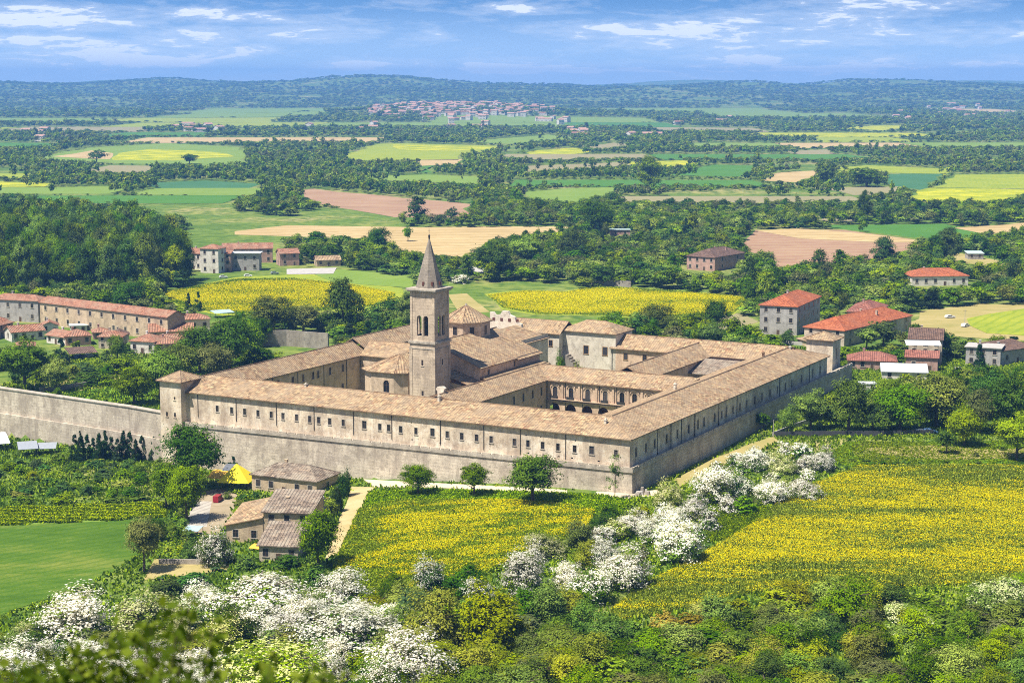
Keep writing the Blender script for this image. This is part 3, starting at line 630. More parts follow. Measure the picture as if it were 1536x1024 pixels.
m = MB(); m.roof([(133.3, 69.5, 13.2), (133.3, 12, 13.2), (141, 9.7, 17), (141, 69.5, 17)]); m.roof([(141, 8, 17), (141, 69.5, 17), (148.7, 69.5, 13.2), (148.7, 8, 13.2)]); m.build('roof', 'old_tile', root, off); ridge(root, off, [(141, 9, 17.05), (141, 69.5, 17.05)])
pipes(root, off, [(133.85, 68.7, 0, 13.5), (133.85, 50, 0, 13.5)])
def block(label, p0, p1, q0, q1, ze, zr, wins, mat='white_plaster', hip=True, name='abbey_house', style='shutter', z0=0):
    root, off = ab(name, label, 'abbey building', (p0 + p1) / 2, (q0 + q1) / 2)
    ops = []
    for u, z, w, h in wins: q = q_at(u, p0, z + h / 2); ops.append((q1 - q - w / 2, q1 - q + w / 2, z, z + h))
    m = MB(); m.wall((p0, q1), (p0, q0), z0, ze, ops, .3); m.wall((p0, q0), (p1, q0), z0, ze); m.wall((p1, q0), (p1, q1), z0, ze); m.wall((p1, q1), (p0, q1), z0, ze); m.build('wall', mat, root, off); add_windows(root, (p0, q1), (p0, q0), ops, off, style)
    m = MB(); e = .6; pm = (p0 + p1) / 2; hh = min((q1 - q0) / 2, (p1 - p0) / 2) if hip else -e
    A, B, C, D = (p0 - e, q1 + e, ze - .1), (p0 - e, q0 - e, ze - .1), (p1 + e, q0 - e, ze - .1), (p1 + e, q1 + e, ze - .1); r0, r1 = (pm, q0 + hh, zr), (pm, q1 - hh, zr)
    m.roof([A, B, r0, r1]); m.roof([C, D, r1, r0])
    if hip: m.roof([B, C, r0]); m.roof([D, A, r1])
    m.build('roof', 'old_tile', root, off); ridge(root, off, [r0, r1]); return root, off
block('pale house with weathered wall behind the church dome', 131, 143, 87, 106, 17, 20.5, [(803, 12.6, 1.3, 2.0), (826, 12.6, 1.3, 2)], hip=False)
block('broad white house with brown shuttered windows behind the cloister', 134, 147, 67.5, 88, 18, 21, [(879, 10.5, 1.7, 2.7), (907.5, 10.5, 1.7, 2.7)])
root, off = ab('external_stair', 'stone stair against the white house with ivy beside it', 'staircase', 130, 82)
m = MB()
for k in range(12): m.box(131.2, 133.9, 84 - k * .75, 84.75 - k * .75, 0, 10 - k * .8)
m.build('steps', 'rubble', root, off); m = MB(); m.box(130.9, 131.15, 75.5, 85, 0, 2); m.build('side_wall', 'white_plaster', root, off)
# church: nave, choir, dome drum, facade gable
root, off = ab('abbey_church', 'abbey church with tan gabled nave, polygonal choir and octagonal dome', 'church', 80, 95)
ops = [(p_at(733, 78, 14) - 62 - .6, p_at(733, 78, 14) - 62 + .6, 13.4, 14.8), (p_at(772, 78, 15) - 62 - .5, p_at(772, 78, 15) - 62 + .5, 13.6, 15.2)]
zn, zg = 16.2, 22.6; qa, qb = 78, 110; qm = 94
m = MB(); m.wall((62, 78), (100, 78), 0, zn, ops, .35); m.wall((100, 78), (100, 110), 0, zn); m.wall((100, 110), (62, 110), 0, zn); m.wall((62, 110), (62, 94), 0, (zn, zg)); m.wall((62, 94), (62, 78), 0, (zg, zn)); m.build('nave_wall', 'church_plaster', root, off); add_windows(root, (62, 78), (100, 78), ops, off, 'church')
m = MB(); kk = (zg - zn) / 16; e = .7
m.roof([(61.4, 78 - e, zn - e * kk + .1), (84, 78 - e, zn - e * kk + .1), (84, 94, zg + .1), (61.4, 94, zg + .1)]); m.roof([(84, 77, zn - 1 * kk - .3), (100.7, 77, zn - 1 * kk - .3), (100.7, 94, zg - .25), (84, 94, zg - .25)]); m.roof([(61.4, 94, zg + .1), (100.7, 94, zg + .1), (100.7, 110 + e, zn - e * kk), (61.4, 110 + e, zn - e * kk)]); m.build('nave_roof', 'old_tile', root, off)
ridge(root, off, [(61.4, 94, zg + .15), (84, 94, zg + .15)])
# lower aisle between nave and cloister, and small roof beside the tower
m = MB(); m.wall((50, 74.2), (100, 74.2), 0, 12.6); m.wall((100, 74.2), (100, 78), 0, 12.6); m.wall((55, 92), (55, 74.2), 0, (13.2, 11)); m.build('aisle_wall', 'church_plaster', root, off)
m = MB(); m.roof([(54.4, 73.6, 10.9), (62, 73.6, 10.9), (62, 92, 16.4), (54.4, 92, 16.4)]); m.roof([(62, 74, 12.4), (100, 74, 12.4), (100, 78, 13.2), (62, 78, 13.2)]); m.build('aisle_roof', 'old_tile', root, off)
def ngon(cp, cq, r, n, ph=0.0): return [(cp + r * math.cos(ph + 2 * math.pi * k / n), cq + r * math.sin(ph + 2 * math.pi * k / n)) for k in range(n)]
yd = AW(89, 98)[1]; zde, zda, zdb = zat(483, yd - 6), zat(457.5, yd), 19
m = MB(); P = ngon(89, 98.5, 7.6, 8, math.pi / 8)
for i in range(8):
    a, b = P[i], P[(i + 1) % 8]; L = math.dist(a, b); o = [(L / 2 - .75, L / 2 + .75, zde - 4.2, zde - 1.5)]
    m.wall(a, b, 16, zde, o, .3); add_windows(root, a, b, o, off, 'church')
m.build('dome_drum', 'church_plaster', root, off)
m = MB(); Q = ngon(89, 98.5, 8.4, 8, math.pi / 8)
for i in range(8): m.roof([(*Q[i], zde - .1), (*Q[(i + 1) % 8], zde - .1), (89, 98.5, zda)], .3)
m.build('dome_roof', 'old_tile', root, off)
m = MB(); m.tube([(89, 98.5, zda - .2), (89, 98.5, zda + .5)], [.5, .25], 8); m.build('dome_cap', 'trim_stone', root, off)
m = MB()
for i in range(8): m.tube([(*Q[i], zde - .05), (89, 98.5, zda + .05)], .15, 5)
m.build('dome_ribs', 'old_tile', root, off)
# choir with half octagon end at the left of the tower
ya = AW(49, 99)[1]; zae = zat(557, ya); zaa = zat(529, AW(60, 103)[1])
E_ = [(62, 95.5), (49.5, 95.5), (47, 99), (47, 107), (50.5, 111.5), (62, 111.5)]; m = MB()
for i in range(5):
    a, b = E_[::-1][i], E_[::-1][i + 1]; L = math.dist(a, b); o = []
    if i == 2: o = [(L / 2 + .4, L / 2 + 2.4, zae - 6.2, zae - 2.6, True)]
    m.wall(a, b, 0, zae, o, .4)
    if o: add_windows(root, a, b, o, off, 'church')
m.build('choir_wall', 'church_plaster', root, off)
c = (105 - 1.5 - 103.5 + 103.5) ; ap = (58, 103.5, zaa); Eo = [(p + (.8 if p > 55 else -.7), q + (.7 if q > 103 else -.7), zae - .1) for p, q in E_]; m = MB()
for i in range(5):
    a, b = Eo[i], Eo[i + 1]; m.roof([a, b, ap] if i not in (0, 4) else ([a, b, ap, (62.8, 103.5, zaa)] if i == 0 else [a, b, (62.8, 103.5, zaa), ap]))
m.build('choir_roof', 'old_tile', root, off); m = MB()
for i in (1, 2, 3, 4): m.tube([Eo[i], ap], .14, 5)
m.build('choir_hips', 'old_tile', root, off)
yf = AW(121, 104)[1]; zf = zat(466, yf); m = MB(); prof = [(96, 14), (96, zf - 4), (98, zf - 3.6), (98.6, zf - 1.8), (100.5, zf - 1.2), (101.2, zf), (103.2, zf), (104, zf - 1.2), (106, zf - 1.6), (106.8, zf - .6), (108, zf - .6), (108, 14)]
m.face([(121, a, b) for a, b in prof]); m.face([(122.2, a, b) for a, b in prof][::-1])
for i in range(len(prof)): (a, b), (c2, d2) = prof[i], prof[(i + 1) % len(prof)]; m.face([(122.2, a, b), (122.2, c2, d2), (121, c2, d2), (121, a, b)])
m.build('facade_gable', 'white_plaster', root, off)
m = MB()
for q in (97.5, 100.5, 103.5, 106.5): m.box(120.9, 121.0, q - .5, q + .5, zf - 3.4, zf - 2.4)
m.build('facade_openings', 'arch_shade', root, off)
m = MB(); m.wall((100, 98), (100, 86), 0, 18.5); m.wall((100, 86), (121, 86), 0, 18.5); m.build('rear_wall', 'white_plaster', root, off)
m = MB(); m.roof([(99.5, 85.3, 17.2), (121, 85.3, 17.2), (121, 98, 20.5), (99.5, 98, 20.5)]); m.roof([(99.5, 98, 20.5), (121, 98, 20.5), (121, 109, 17.2), (99.5, 109, 17.2)]); m.build('rear_roof', 'old_tile', root, off)
# bell tower
tp, tq, ts = 46.0, 84.0, 8.6
root, off = ab('bell_tower', 'tall square stone bell tower with pointed grey spire', 'tower', tp + ts / 2, tq + ts / 2)
yt = AW(tp, tq)[1]; zb1, zb2 = zat(517, yt), zat(437, yt); zsp = zat(353, AW(tp + 4.3, tq + 4.3)[1])
a0, a1, b0, b1 = tp, tp + ts, tq, tq + ts
def tower_stage(z0, z1, inset, ops, mat, nm):
    m = MB(); i = inset; cs = [(a0 + i, b1 - i), (a0 + i, b0 + i), (a1 - i, b0 + i), (a1 - i, b1 - i)]
    for k in range(4): m.wall(cs[k], cs[(k + 1) % 4], z0, z1, ops, .7)
    m.build(nm, mat, root, off); return cs
W_ = ts
sm = [(W_ / 2 - .35, W_ / 2 + .35, zb1 - 6.5, zb1 - 4.8), (W_ / 2 - .35, W_ / 2 + .35, zb1 - 15.5, zb1 - 14)]
cs = tower_stage(0, zb1, 0, sm, 'tower_stone', 'shaft')
for k in (0, 1): add_windows(root, cs[k], cs[(k + 1) % 4], sm, off, 'plain')
Lb = ts - .5; mid = Lb / 2; bo = [(mid - 1.95, mid - .3, zb1 + 2.2, zb1 + 8.2, True), (mid + .3, mid + 1.95, zb1 + 2.2, zb1 + 8.2, True)]
cs = tower_stage(zb1, zb2, .25, bo, 'tower_stone', 'belfry')
m = MB(); m.box(a0 + 1, a1 - 1, b0 + 1, b1 - 1, zb1 - .5, zb1 + 1.5); m.build('belfry_floor', 'dark_wood', root, off)
m = MB(); m.tube([(tp + 4.3, tq + 4.3, zb1 + 3.2), (tp + 4.3, tq + 4.3, zb1 + 3.6), (tp + 4.3, tq + 4.3, zb1 + 4.8), (tp + 4.3, tq + 4.3, zb1 + 5.2)], [1.0, .8, .6, .2], 12); m.build('bell', 'iron', root, off)
for z, e, h in ((zb1, .35, .5), (zb1 + .5, .15, .25), (zb2, .8, .55), (zb2 - .45, .45, .45), (zb1 - 1.6, .12, .3)):
    m = MB(); m.box(a0 - e, a1 + e, b0 - e, b1 + e, z, z + h); m.build('cornice', 'trim_stone', root, off)
m = MB()
for p in (a0, a1 - .9):
    for q in (b0, b1 - .9): m.box(p - .12 if p == a0 else p, p + .9 if p == a0 else p + 1.02, q - .12 if q == b0 else q, q + .9 if q == b0 else q + 1.02, 0, zb1 - 1.6); m.box(p + (.13 if p == a0 else 0), p + (.9 if p == a0 else .77), q + (.13 if q == b0 else 0), q + (.9 if q == b0 else .77), zb1 + .75, zb2 - .45)
m.build('corner_pilasters', 'tower_stone', root, off)
m = MB(); S0 = ngon(tp + 4.3, tq + 4.3, 4.05, 8, math.pi / 8); z0 = zb2 + .55
for i in range(8): m.roof([(*S0[i], z0), (*S0[(i + 1) % 8], z0), (tp + 4.3, tq + 4.3, zsp - .3)], .3)
m.build('spire', 'spire_stone', root, off)
m = MB(); c0 = (tp + 4.3, tq + 4.3); m.tube([(*c0, zsp - 1.2), (*c0, zsp - .3), (*c0, zsp), (*c0, zsp + .3)], [.2, .3, .3, .1], 8); m.tube([(*c0, zsp), (*c0, zsp + 2)], .05, 5); m.tube([(c0[0], c0[1] - .4, zsp + 1.4), (c0[0], c0[1] + .4, zsp + 1.4)], .05, 5); m.build('finial', 'iron', root, off)
m = MB()
for i in (3, 4, 5):
    a = math.pi / 8 + 2 * math.pi * (i + .5) / 8; r = 3.4; x, y = c0[0] + r * math.cos(a), c0[1] + r * math.sin(a); m.box(x - .3, x + .3, y - .3, y + .3, z0 + .8, z0 + 1.9)
m.build('spire_openings', 'arch_shade', root, off)
# scroll shaped gable beside the tower foot
root, off = ab('bell_gable', 'small white scroll shaped gable on the roof beside the tower', 'gable', 28, 73)
x0 = 22; qg = q_at(660, x0, 16); m = MB(); pr = [(-.9, 0), (-.9, 1.2), (-1.2, 2.4), (-1.5, 3.0), (-.8, 3.5), (.9, 3.3), (1.4, 2.6), (.9, 2.2), (.8, 1.2), (1.1, 0)]
m.face([(x0, qg + a, 14 + b) for a, b in pr]); m.face([(x0 + 1, qg + a, 14 + b) for a, b in pr][::-1])
for i in range(len(pr)): (a, b), (c2, d2) = pr[i], pr[(i + 1) % len(pr)]; m.face([(x0 + 1, qg + a, 14 + b), (x0 + 1, qg + c2, 14 + d2), (x0, qg + c2, 14 + d2), (x0, qg + a, 14 + b)])
m.build('gable_wall', 'white_plaster', root, off)
# turrets
def turret(label, p0, p1, q0, q1, zb, ze, zr, wf, ws):
    root, off = ab('corner_turret', label, 'turret', (p0 + p1) / 2, (q0 + q1) / 2)
    m = MB(); cs = [(p0, q1), (p0, q0), (p1, q0), (p1, q1)]; O = [wf, ws, [], []]
    for k in range(4):
        m.wall(cs[k], cs[(k + 1) % 4], zb, ze, O[k], .3)
    m.build('wall', 'abbey_plaster', root, off)
    for k in (0, 1): add_windows(root, cs[k], cs[(k + 1) % 4], O[k], off, 'plain')
    m = MB(); e = .8; Q = [(p0 - e, q1 + e), (p0 - e, q0 - e), (p1 + e, q0 - e), (p1 + e, q1 + e)]; pm, qm2 = (p0 + p1) / 2, (q0 + q1) / 2
    for k in range(4): m.roof([(*Q[k], ze - .1), (*Q[(k + 1) % 4], ze - .1), (pm, qm2, zr)])
    m.build('roof', 'old_tile', root, off); m = MB()
    for k in range(4): m.tube([(*Q[k], ze - .02), (pm, qm2, zr + .05)], .13, 5)
    m.build('roof_hips', 'old_tile', root, off)
    m = MB(); m.box(p0 - .25, p1 + .25, q0 - .25, q1 + .25, ze - .6, ze - .38); m.build('cornice', 'trim_stone', root, off)
yl = AW(-2, 138.5)[1]
turret('square stone corner turret where the perimeter wall meets the front wing', -2.5, 6.5, 138.6, 146.2, -14, zat(572, yl), zat(557, yl + 4), [(2, 2.7, 6.2, 7.5), (4.9, 5.6, 6.2, 7.5), (5, 5.6, 11.2, 12.1)], [])
yr = AW(161, 3)[1]
turret('square corner turret with tan roof at the rear end of the shaded wing', 160, 168, 1.5, 10.5, 0, zat(509, yr), zat(496.5, yr + 4), [], [(3.6, 4.4, 10.5, 14)])
# long perimeter wall leading off to the left
def poly_wall(name, label, pts, zt, zb, th, mat, cap=None, course=None, cat='wall', group=None):
    """wall along ground points, thickness to the left of travel"""
    x0, y0 = pts[0]; root = thing(name, label, cat, (x0, y0, float(T(x0, y0))), 0, group); off = (x0, y0, float(T(x0, y0))); m = MB(); c = MB()
    zt = zt if isinstance(zt, (list, tuple)) else [zt] * len(pts); zb = zb if isinstance(zb, (list, tuple)) else [zb] * len(pts)
    L = []
    for i in range(len(pts)):
        a = Vector(pts[max(i - 1, 0)]); b = Vector(pts[min(i + 1, len(pts) - 1)]); d = (b - a).normalized(); L.append(Vector((-d.y, d.x)))
    for i in range(len(pts) - 1):
        A, B = Vector(pts[i]), Vector(pts[i + 1]); A2, B2 = A + L[i] * th, B + L[i + 1] * th
        t = lambda p, z: (p.x, p.y, z)
        m.face([t(A, zb[i]), t(B, zb[i + 1]), t(B, zt[i + 1]), t(A, zt[i])]); m.face([t(B2, zb[i + 1]), t(A2, zb[i]), t(A2, zt[i]), t(B2, zt[i + 1])]); m.face([t(A, zt[i]), t(B, zt[i + 1]), t(B2, zt[i + 1]), t(A2, zt[i])])
        if i == 0: m.face([t(A2, zb[0]), t(A, zb[0]), t(A, zt[0]), t(A2, zt[0])])
        if i == len(pts) - 2: m.face([t(B, zb[-1]), t(B2, zb[-1]), t(B2, zt[-1]), t(B, zt[-1])])
        if cap:
            e = cap; a, b, a2, b2 = A - L[i] * e, B - L[i + 1] * e, A2 + L[i] * e, B2 + L[i + 1] * e
            for z in (0,):
                c.face([t(a, zt[i] + .3), t(b, zt[i + 1] + .3), t(b2, zt[i + 1] + .3), t(a2, zt[i] + .3)]); c.face([t(a, zt[i] + .003), t(b, zt[i + 1] + .003), t(b, zt[i + 1] + .3), t(a, zt[i] + .3)]); c.face([t(b2, zt[i + 1] + .003), t(a2, zt[i] + .003), t(a2, zt[i] + .3), t(b2, zt[i + 1] + .3)]); c.face([t(b, zt[i + 1] + .003), t(a, zt[i] + .003), t(a2, zt[i] + .003), t(b2, zt[i + 1] + .003)])
    m.build('wall', mat, root, off)
    if cap: c.build('coping', 'trim_stone', root, off)
    return root, off
pl = [(P0[0] + (P1[0] - P0[0]) * k / 6, P0[1] + (P1[1] - P0[1]) * k / 6) for k in range(7)]; pl = [AW(-1.8, 140)] + pl[::1]
pl = pl[::-1]; pl[-2] = AW(-1.2, 146.5)
root, off = poly_wall('perimeter_wall', 'long tall grey stone perimeter wall leading away from the corner turret', pl, ZP, -16, 1.6, 'base_stone', .25)
m = MB()
for i in range(len(pl) - 1):
    A, B = Vector(pl[i]), Vector(pl[i + 1]); d = (B - A).normalized(); n = Vector((d.y, -d.x)); q = [A, B, B + n * .7, A + n * .7]; z0, z1 = ZP - 8.3 + .5 * (1 - i / 7) * 2, 0
    m.prism([(p.x, p.y) for p in q][::-1], -16, ZP - 7.6, 0)
m.build('battered_foot', 'base_stone', root, off)

# ------------------------------------------------------------------ houses
HRECT = []; EXC = []
def house(label, A, B, hpx, depth=8.0, roof='hip', rmat='terracotta', wmat='house_cream', st=2, nf=3, ns=2, C=None, rise=None, name='house', chim=1, ov=.5, group=None, door=True, cat='house', style='house', axis=None, sink=1.5):
    a = at(*A); b = at(*B); d = Vector((b.x - a.x, b.y - a.y)); L = d.length; ang = math.atan2(d.y, d.x)
    if C: c = at(*C); n = Vector((-d.y, d.x)) / L; depth = max(3, abs((c.x - b.x) * n.x + (c.y - b.y) * n.y))
    k = ppm(((a.x + b.x) / 2, (a.y + b.y) / 2, 0)); h = hpx / k; zb = min(float(T(a.x, a.y)), float(T(b.x, b.y)))
    root = thing(name, label, cat, (a.x, a.y, zb), ang, group); o = (0, 0, 0)
    rise = rise if rise is not None else min(L, depth) * .5 * .42
    m = MB(); cs = [(0, 0), (L, 0), (L, depth), (0, depth)]; axis = axis or ('x' if L >= depth else 'y')
    flat = roof in ('flat', 'shed', 'shedl', 'skew')
    for i in range(4): m.wall(cs[i], cs[(i + 1) % 4], -sink, h)
    if roof == 'gable':
        if axis == 'x': m.face([(L, 0, h), (L, depth, h), (L, depth / 2, h + rise)]); m.face([(0, depth, h), (0, 0, h), (0, depth / 2, h + rise)])
        else: m.face([(0, 0, h), (L, 0, h), (L / 2, 0, h + rise)]); m.face([(L, depth, h), (0, depth, h), (L / 2, depth, h + rise)])
    if roof == 'shed': m.face([(L, 0, h), (L, depth, h), (L, depth, h + rise)]); m.face([(0, depth, h), (0, 0, h), (0, depth, h + rise)]); m.face([(L, depth, h), (0, depth, h), (0, depth, h + rise), (L, depth, h + rise)])
    if roof == 'shedl': m.face([(0, 0, h), (L, 0, h), (L, 0, h + rise)]); m.face([(L, depth, h), (0, depth, h), (L, depth, h + rise)]); m.face([(L, 0, h), (L, depth, h), (L, depth, h + rise), (L, 0, h + rise)])
    if roof == 'skew': m.face([(0, 0, h), (L, 0, h), (L, 0, h + rise)]); m.face([(L, 0, h), (L, depth, h), (L, depth, h + 2 * rise), (L, 0, h + rise)]); m.face([(L, depth, h), (0, depth, h), (0, depth, h + rise), (L, depth, h + 2 * rise)]); m.face([(0, depth, h), (0, 0, h), (0, depth, h + rise)])
    m.build('wall', wmat, root)
    m = MB(); e = ov; zl = h + .05; th = .22; rd = MB()
    if roof == 'hip':
        kx = min(L, depth) / 2; r0, r1 = ((kx, depth / 2), (L - kx, depth / 2)) if axis == 'x' else ((L / 2, kx), (L / 2, depth - kx))
        r0 = (*r0, h + rise); r1 = (*r1, h + rise); P = [(-e, -e, zl - .15), (L + e, -e, zl - .15), (L + e, depth + e, zl - .15), (-e, depth + e, zl - .15)]
        if axis == 'x':
            m.roof([P[0], P[1], r1, r0], th); m.roof([P[2], P[3], r0, r1], th); m.roof([P[1], P[2], r1], th); m.roof([P[3], P[0], r0], th)
            hips = [(P[0], r0), (P[1], r1), (P[2], r1), (P[3], r0)]
        else:
            m.roof([P[1], P[2], r1, r0], th); m.roof([P[3], P[0], r0, r1], th); m.roof([P[0], P[1], r0], th); m.roof([P[2], P[3], r1], th)
            hips = [(P[0], r0), (P[1], r0), (P[2], r1), (P[3], r1)]
        for p, q in hips: rd.tube([p, q], .12, 5)
        if (Vector(r0) - Vector(r1)).length > .1: rd.tube([r0, r1], .12, 5)
    elif roof == 'gable':
        if axis == 'x':
            dz = rise / (depth / 2) * e; m.roof([(-e, -e, zl - dz), (L + e, -e, zl - dz), (L + e, depth / 2, zl + rise), (-e, depth / 2, zl + rise)], th); m.roof([(-e, depth + e, zl - dz), (L + e, depth + e, zl - dz), (L + e, depth / 2, zl + rise), (-e, depth / 2, zl + rise)], th); rd.tube([(-e, depth / 2, zl + rise), (L + e, depth / 2, zl + rise)], .12, 5)
        else:
            dz = rise / (L / 2) * e; m.roof([(-e, -e, zl - dz), (-e, depth + e, zl - dz), (L / 2, depth + e, zl + rise), (L / 2, -e, zl + rise)], th); m.roof([(L + e, -e, zl - dz), (L + e, depth + e, zl - dz), (L / 2, depth + e, zl + rise), (L / 2, -e, zl + rise)], th); rd.tube([(L / 2, -e, zl + rise), (L / 2, depth + e, zl + rise)], .12, 5)
    elif roof == 'shed':
        dz = rise / depth * e; m.roof([(-e, -e, zl - dz), (L + e, -e, zl - dz), (L + e, depth + e, zl + rise + dz), (-e, depth + e, zl + rise + dz)], th)
    elif roof == 'skew':
        dx, dy = rise / L * e, rise / depth * e; m.roof([(-e, -e, zl - dx - dy), (L + .05, -e, zl + rise - dy), (L + .05, depth + e, zl + 2 * rise + dy), (-e, depth + e, zl + rise + dy - dx)], th)
    elif roof == 'shedl':
        dz = rise / L * e; m.roof([(-e, -e, zl - dz), (L + e, -e, zl + rise + dz), (L + e, depth + e, zl + rise + dz), (-e, depth + e, zl - dz)], th)
    else:
        m.box(-e, L + e, -e, depth + e, h + .003, h + .28)
    ro = m.build('roof', rmat, root)
    if rd.v: rd.build('ridge_tiles', rmat, ro)
    for i in range(chim):
        x = L * (.3 + .4 * i) + .5; y = depth * .62; z = h + rise * .5 if not flat else h; cm = MB(); cm.box(x - .35, x + .35, y - .35, y + .35, z - .3, z + 1.7); cm.box(x - .45, x + .45, y - .45, y + .45, z + 1.7, z + 1.9); cm.build('chimney', wmat, ro)
    sh = h / max(st, 1)
    for s in range(st):
        for f in range(nf):
            if s == 0 and door and f == nf // 2: continue
            put_window(root, L * (f + .5) / nf, 0, sh * s + sh * .32, 0, min(1.3, sh * .40), min(1.8, sh * .52), style)
        for f in range(ns):
            put_window(root, L, depth * (f + .5) / ns, sh * s + sh * .32, math.pi / 2, min(1.3, sh * .40), min(1.8, sh * .52), style)
            if ang > .05: put_window(root, 0, depth * (f + .5) / ns, sh * s + sh * .32, -math.pi / 2, min(1.3, sh * .40), min(1.8, sh * .52), style)
    if door and st:
        x = L * (nf // 2 + .5) / max(nf, 1); dm = MB(); dm.box(x - .55, x + .55, -.08, .02, 0, min(2.1, sh * .8)); dm.box(x - .7, x - .55, -.12, .02, 0, min(2.2, sh * .85), 1); dm.box(x + .55, x + .7, -.12, .02, 0, min(2.2, sh * .85), 1); dm.build('door', ['dark_wood', 'trim_stone'], root)
    n = Vector((-d.y, d.x)) / L
    cx = a + Vector((d.x / 2 + n.x * depth / 2, d.y / 2 + n.y * depth / 2, 0)); EXC.append((cx.x, cx.y, max(L, depth) * .55 + 1.5))
    HRECT.append((min(A[0], B[0]) - 2, max(A[0], B[0], C[0] if C else 0) + 2, min(A[1], B[1]) - hpx * 1.1, max(A[1], B[1]) - 3))
    return root
# hamlet at the left, behind the long wall
house('long terracotta roofed stone building at the left in front of the wood', (61, 486), (252, 511), 35, 9, 'gable', 'terracotta', 'house_tan', 2, 11, 0, chim=0)
house('tall grey block with terracotta hip roof at the end of the long stone building', (-14, 480), (58, 484), 33, 9, 'hip', 'terracotta', 'house_grey', 2, 4, 2)
house('small pale house with tan hip roof at the far end of the long stone building', (268, 498), (315, 496), 19, 8, 'hip', 'terracotta', 'house_white', 1, 3, 1, door=False)
house('low pinkish house with dark roof in front of the long stone building', (118, 489), (166, 487), 17, 7, 'shed', 'brown_tile', 'house_pink', 1, 4, 1, rise=1.0)
house('low white flat roofed garage between the hamlet houses', (106, 497), (131, 496), 8, 5, 'flat', 'white_sheet', 'house_white', 1, 2, 1, chim=0)
house('white house with red gable roof behind the largest hamlet roof', (190, 500), (227, 501), 10, 8, 'gable', 'terracotta', 'house_white', 1, 4, 1)
house('house with broad brown red roof next to the small pale house', (224, 512), (290, 510), 15, 11, 'gable', 'terracotta', 'house_tan', 1, 4, 2, axis='x')
house('small hip roofed house with two porch bays in the middle of the hamlet', (148, 523), (184, 523), 19, 8, 'hip', 'terracotta', 'house_cream', 2, 3, 1)
house('white house with orange red hip roof facing the abbey garden', (196, 529), (232, 531), 19, 10, 'hip', 'terracotta', 'house_white', 1, 3, 1)
house('pink walled house with red roof joined to the white house', (233, 531), (267, 530), 16, 9, 'hip', 'terracotta', 'house_pink', 1, 3, 2)
house('white house with low red roof left of the carport', (70, 514), (98, 518), 13, 8, 'gable', 'terracotta', 'house_white', 1, 3, 1)
house('brown walled house with red hip roof above the carport', (99, 519), (137, 517), 15, 9, 'hip', 'terracotta', 'house_pink', 1, 3, 1)
house('grey white house with red gable roof at the left of the hamlet', (18, 513), (67, 509), 15, 9, 'gable', 'terracotta', 'house_white', 1, 4, 1)
house('little house with reddish roof squeezed beside the tall grey block', (-20, 497), (14, 495), 14, 8, 'hip', 'terracotta', 'house_cream', 1, 3, 1)
house('little gabled cottage between the grey block and the flat garage', (62, 500), (88, 499), 12, 7, 'gable', 'terracotta', 'house_white', 1, 2, 1)
house('little red roofed cottage behind the porch house', (140, 509), (164, 508), 11, 7, 'hip', 'terracotta', 'house_pink', 1, 2, 1)
house('little brown roofed cottage behind the white hamlet house', (168, 514), (194, 513), 12, 7, 'gable', 'brown_tile', 'house_cream', 1, 2, 1)
house('little red roofed cottage behind the pink walled house', (246, 521), (274, 519), 12, 7, 'gable', 'terracotta', 'house_white', 1, 2, 1)
house('little tan cottage at the front left of the hamlet', (24, 530), (52, 529), 12, 7, 'hip', 'terracotta', 'house_tan', 1, 2, 1)
house('reddish house with tiled roof at the left edge of the hamlet', (-15, 511), (20, 502), 20, 9, 'hip', 'terracotta', 'house_pink', 2, 3, 1)
# farm group beyond the yellow field at the left
house('white tower like house with small red hip roof beyond the yellow field', (301, 409), (328, 410), 37, 9, 'hip', 'terracotta', 'house_white', 3, 2, 1, chim=0)
house('low wing with red roof left of the white tower house', (274, 403), (301, 405), 25, 10, 'gable', 'terracotta', 'house_white', 2, 4, 0)
house('narrow brownish house right of the white tower house', (328, 408), (346, 408), 28, 9, 'shed', 'terracotta', 'house_pink', 3, 2, 1, rise=1)
house('long house with bright red roof behind the white canopy house', (334, 395), (409, 394), 22, 12, 'gable', 'terracotta', 'house_pink', 2, 6, 2)
house('house with white flat canopy roof and shaded balconies', (347, 406), (389, 406), 26, 9, 'flat', 'white_sheet', 'house_grey', 2, 3, 1, chim=0, ov=.9)
house('detached pinkish barn with red roof right of the farm group', (420, 399), (449, 398), 19, 10, 'gable', 'terracotta', 'house_pink', 2, 2, 1, chim=0)
house('small low barn with tan gable roof beside the concrete yard', (475, 400), (511, 399), 10, 9, 'gable', 'old_tile', 'house_tan', 1, 3, 1, chim=0)
# villas right of the abbey
house('large three storey grey villa with bright red hip roof', (1139, 501), (1195, 503), 45, roof='hip', rmat='red_tile', wmat='house_grey', st=3, nf=3, ns=5, C=(1243, 487), chim=1, axis='y')
house('long low building with bright red roof behind the rear turret', (1206, 514), (1266, 520), 25, roof='hip', rmat='red_tile', wmat='house_cream', st=2, nf=3, ns=6, C=(1318, 492), axis='y', chim=2)
house('house with dull brick red roof behind the long red roofed building', (1270, 482), (1318, 484), 16, roof='hip', rmat='brick_red', wmat='house_pink', st=1, nf=3, ns=2, C=(1340, 474))
house('low house with brick red roof at the end of the shaded wing', (1272, 554), (1344, 556), 15, 11, 'hip', 'brick_red', 'house_pink', 1, 5, 1)
house('white roofed open shed in front of the tall villa', (1323, 569), (1390, 571), 13, 9, 'shed', 'white_sheet', 'house_white', 1, 3, 1, rise=1.2, chim=0)
house('pale three storey house with brown tiled roof and outdoor terraces', (1362, 545), (1412, 547), 38, roof='gable', rmat='brown_tile', wmat='house_cream', st=3, nf=3, ns=3, C=(1440, 534), axis='x')
house('small pinkish annex with red roof in front of the pale three storey house', (1358, 556), (1406, 558), 22, 5, 'shed', 'brick_red', 'house_pink', 1, 2, 1, rise=1.4, chim=0)
